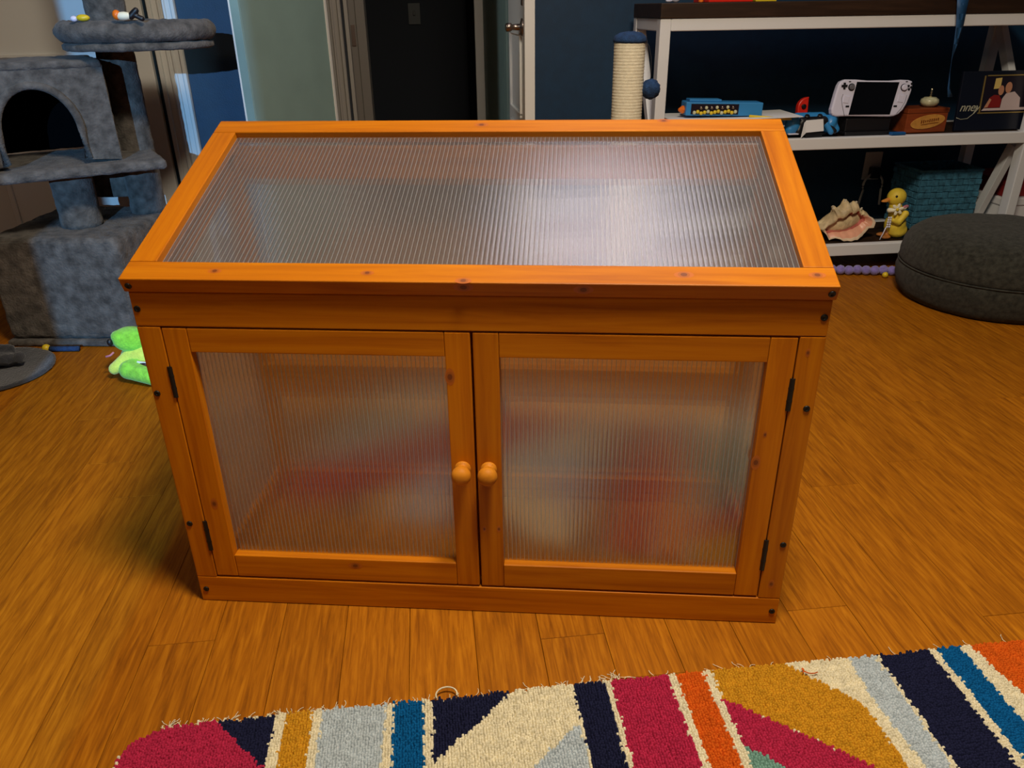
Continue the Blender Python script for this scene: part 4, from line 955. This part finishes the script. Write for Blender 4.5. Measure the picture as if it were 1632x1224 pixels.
organic('foot', [('e', (-0.030, -0.020, 0.008), (0.022, 0.014, 0.008)), ('c', (-0.022, -0.01, 0.012), (-0.014, 0, 0.035), 0.009, 0.010)], 0.003, M['duck_foot'], DU)
organic('foot', [('e', (-0.024, 0.020, 0.008), (0.022, 0.014, 0.008))], 0.003, M['duck_foot'], DU)
bm = bmesh.new()
for i in range(6):
    a = i * PI / 3 + 0.3; add_ell(bm, (0.013 * math.cos(a), 0, 0.013 * math.sin(a)), (0.012, 0.003, 0.006), (0, -a, 0), 10)
fl_ = link('flower', tomesh(bm, 'flower'), M['petal'], DU, (-0.014, -0.036, 0.118), (0, 0, -0.3), smooth=True); ball('flower_centre', 0.006, M['yellow'], fl_, (0, -0.003, 0))
organic('collar', [('c', (-0.034, -0.018, 0.112), (-0.024, -0.030, 0.114), 0.010, 0.008), ('c', (-0.002, -0.034, 0.118), (0.020, -0.030, 0.122), 0.007, 0.007)], 0.003, M['petal'], DU)
organic('bow', [('c', (0.014, -0.032, 0.124), (0.034, -0.018, 0.124), 0.007, 0.008)], 0.003, M['pink'], DU)
b = empty('bead_charm', (2.186, 1.640, ZB)); prop(b, 'small strip of white beads leaning between shell and duck', 'beads')
for i in range(2):
    for j in range(5): ball('bead', 0.0042, M['white_plastic'], b, (0.010 + i * 0.009, 0, 0.052 + j * 0.0088), seg=8)
tube('cord', [(-0.010, 0, 0.0025), (0.0, 0, 0.03), (0.006, 0, 0.05)], 0.002, M['white_plastic'], b)

# teal woven basket
BK = empty('woven_basket', (2.375, 1.76, ZB), 0); prop(BK, 'teal woven rectangular basket on the bottom shelf behind the pouf', 'basket')
BW, BD, BH = 0.255, 0.19, 0.232
def weave(name, w, h, loc, rotz, parent):
    bm = bmesh.new(); nx_, nz_ = int(w / 0.024), int(h / 0.024); a, c = w / nx_, h / nz_
    for i in range(nx_):
        for j in range(nz_):
            hor_ = (i + j) % 2 == 0; d = 0.006 if hor_ else 0.003
            vs = add_box(bm, (a * (1.0 if hor_ else 0.8), d, c * (0.8 if hor_ else 1.0)), ((i + 0.5) * a, -d / 2, (j + 0.5) * c))
    bmesh.ops.bevel(bm, geom=bm.edges[:], offset=0.0012, segments=1, affect='EDGES')
    o = link(name, tomesh(bm, name), M['teal'], parent, loc, (0, 0, rotz)); o['kind'] = 'stuff'; return o
bm = bmesh.new()
for a_, c_ in (((0, 0, 0), (BW, 0.006, BH)), ((0, BD - .006, 0), (BW, BD, BH)), ((0, 0.006, 0), (0.006, BD - .006, BH)), ((BW - .006, 0.006, 0), (BW, BD - .006, BH)), ((0.006, .006, 0), (BW - .006, BD - .006, .006))):
    a_, c_ = Vector(a_), Vector(c_); add_box(bm, tuple(c_ - a_), tuple((a_ + c_) / 2))
link('wall', tomesh(bm, 'wall'), M['teal'], BK)
weave('weave', BW, BH - 0.012, (0, 0, 0.003), 0, BK); weave('weave', BD, BH - 0.012, (0, BD, 0.003), -PI / 2, BK)
tube('rim', [(0, 0, BH), (BW, 0, BH), (BW, BD, BH), (0, BD, BH), (0, 0, BH)], 0.005, M['teal'], BK, 8)

# wall outlet with a dark plug and cord
OT = empty('wall_outlet', (2.33, Y1, 0.32)); prop(OT, 'grey wall outlet with a plugged in cord behind the bottom shelf', 'outlet')
box('plate', (0.075, 0.008, 0.115), M['outlet'], OT, (0, -0.0042, 0), bev=0.002); box('plug', (0.04, 0.035, 0.045), M['black'], OT, (0.004, -0.026, -0.025), bev=0.004)
tube('cable', [(-0.012, -0.03, -0.03)] + [(0.002 + 0.045 * math.cos(a), -0.035, -0.075 + 0.045 * math.sin(a)) for a in np.linspace(2.4, 3.6, 6)] + [(-0.05, -0.035, -0.16)], 0.005, M['outlet'], OT)
tube('cable', [(0.015, -0.03, -0.03)] + [(0.002 + 0.042 * math.cos(a), -0.035, -0.075 + 0.045 * math.sin(a)) for a in np.linspace(0.9, -0.4, 6)] + [(0.046, -0.035, -0.16)], 0.005, M['outlet'], OT)

# lilac pompom garland and a yellow pompom on the floor
GA = empty('pompom_garland', (2.0, 1.60, 0)); prop(GA, 'lilac pompom garland lying on the floor under the shelf', 'garland')
pm = None
for i in range(12):
    x = -0.12 + i * 0.0315; y = -0.195 * x - 0.012; loc = (x, y, 0.0185 + 0.0015 * math.sin(i * 2.3))
    if pm is None:
        o = ball('pompom', 0.0182, M['purple'], GA, loc, seg=16); furry(o, 0.0018, 140); pm = o.data
    else: link('pompom', pm, None, GA, loc, (0, 0, i * 1.1))
tube('thread', [(-0.13, 0.012, 0.018), (0.0, -0.012, 0.018), (0.24, -0.058, 0.018)], 0.002, M['purple'], GA)
b = ball('yellow_pompom', 0.011, M['yellow'], None, (2.155, 1.525, 0.0113)); furry(b, 0.0008, 150); prop(b, 'tiny yellow pompom on the floor in front of the lilac garland', 'pompom')

# boxes beyond the right end of the shelf
b = empty('storage_crate', (2.90, 1.87, 0)); prop(b, 'pale storage box on the floor behind the right end of the shelf', 'box')
box('box_body', (0.36, 0.30, 0.21), M['paper'], b, (0, 0, 0.106), bev=0.004); box('lid', (0.37, 0.31, 0.03), M['paper'], b, (0, 0, 0.222), bev=0.004)
b = empty('gift_box', (2.90, 1.87, 0.238)); prop(b, 'dark red box stacked on the pale storage box', 'box')
box('box_body', (0.34, 0.26, 0.05), M['dark_red'], b, (0, 0, 0.0255), bev=0.003); box('lid', (0.346, 0.266, 0.018), M['dark_red'], b, (0, 0, 0.055), bev=0.003)

# ------------------------------------------------------------------ pouf
PO = empty('floor_pouf', (2.395, 1.275, 0)); prop(PO, 'charcoal fabric round floor pouf with a seam around it', 'pouf')
rp, hp, zs = 0.312, 0.262, 0.118
lo = [(0, 0.001), (0.255, 0.001), (0.285, 0.006), (0.300, 0.025), (0.310, 0.06), (0.312, 0.09), (0.309, 0.110), (0.304, 0.1165)]
up = [(0.304, 0.1195), (0.308, 0.126), (0.308, 0.150), (0.302, 0.180), (0.288, 0.210), (0.262, 0.232), (0.21, 0.247), (0.14, 0.255), (0.06, 0.258), (0, 0.2585)]
def fine(p):
    out = []
    for (a, b_), (c, d) in zip(p, p[1:]):
        for i in range(3): out.append((a + (c - a) * i / 3, b_ + (d - b_) * i / 3))
    return out + [p[-1]]
o = lathe('lower_cover', fine(lo) + [(0.20, 0.1165), (0, 0.1165)], M['pouf'], PO, seg=96); furry(o, 0.0022, 22)
o = lathe('upper_cover', [(0, 0.1185), (0.20, 0.1185)] + fine(up), M['pouf'], PO, seg=96); furry(o, 0.0022, 22)
tube('piping', [(0.3075 * math.cos(a), 0.3075 * math.sin(a), 0.118) for a in np.linspace(0, 2 * PI, 73)], 0.003, M['pouf'], PO, 8)
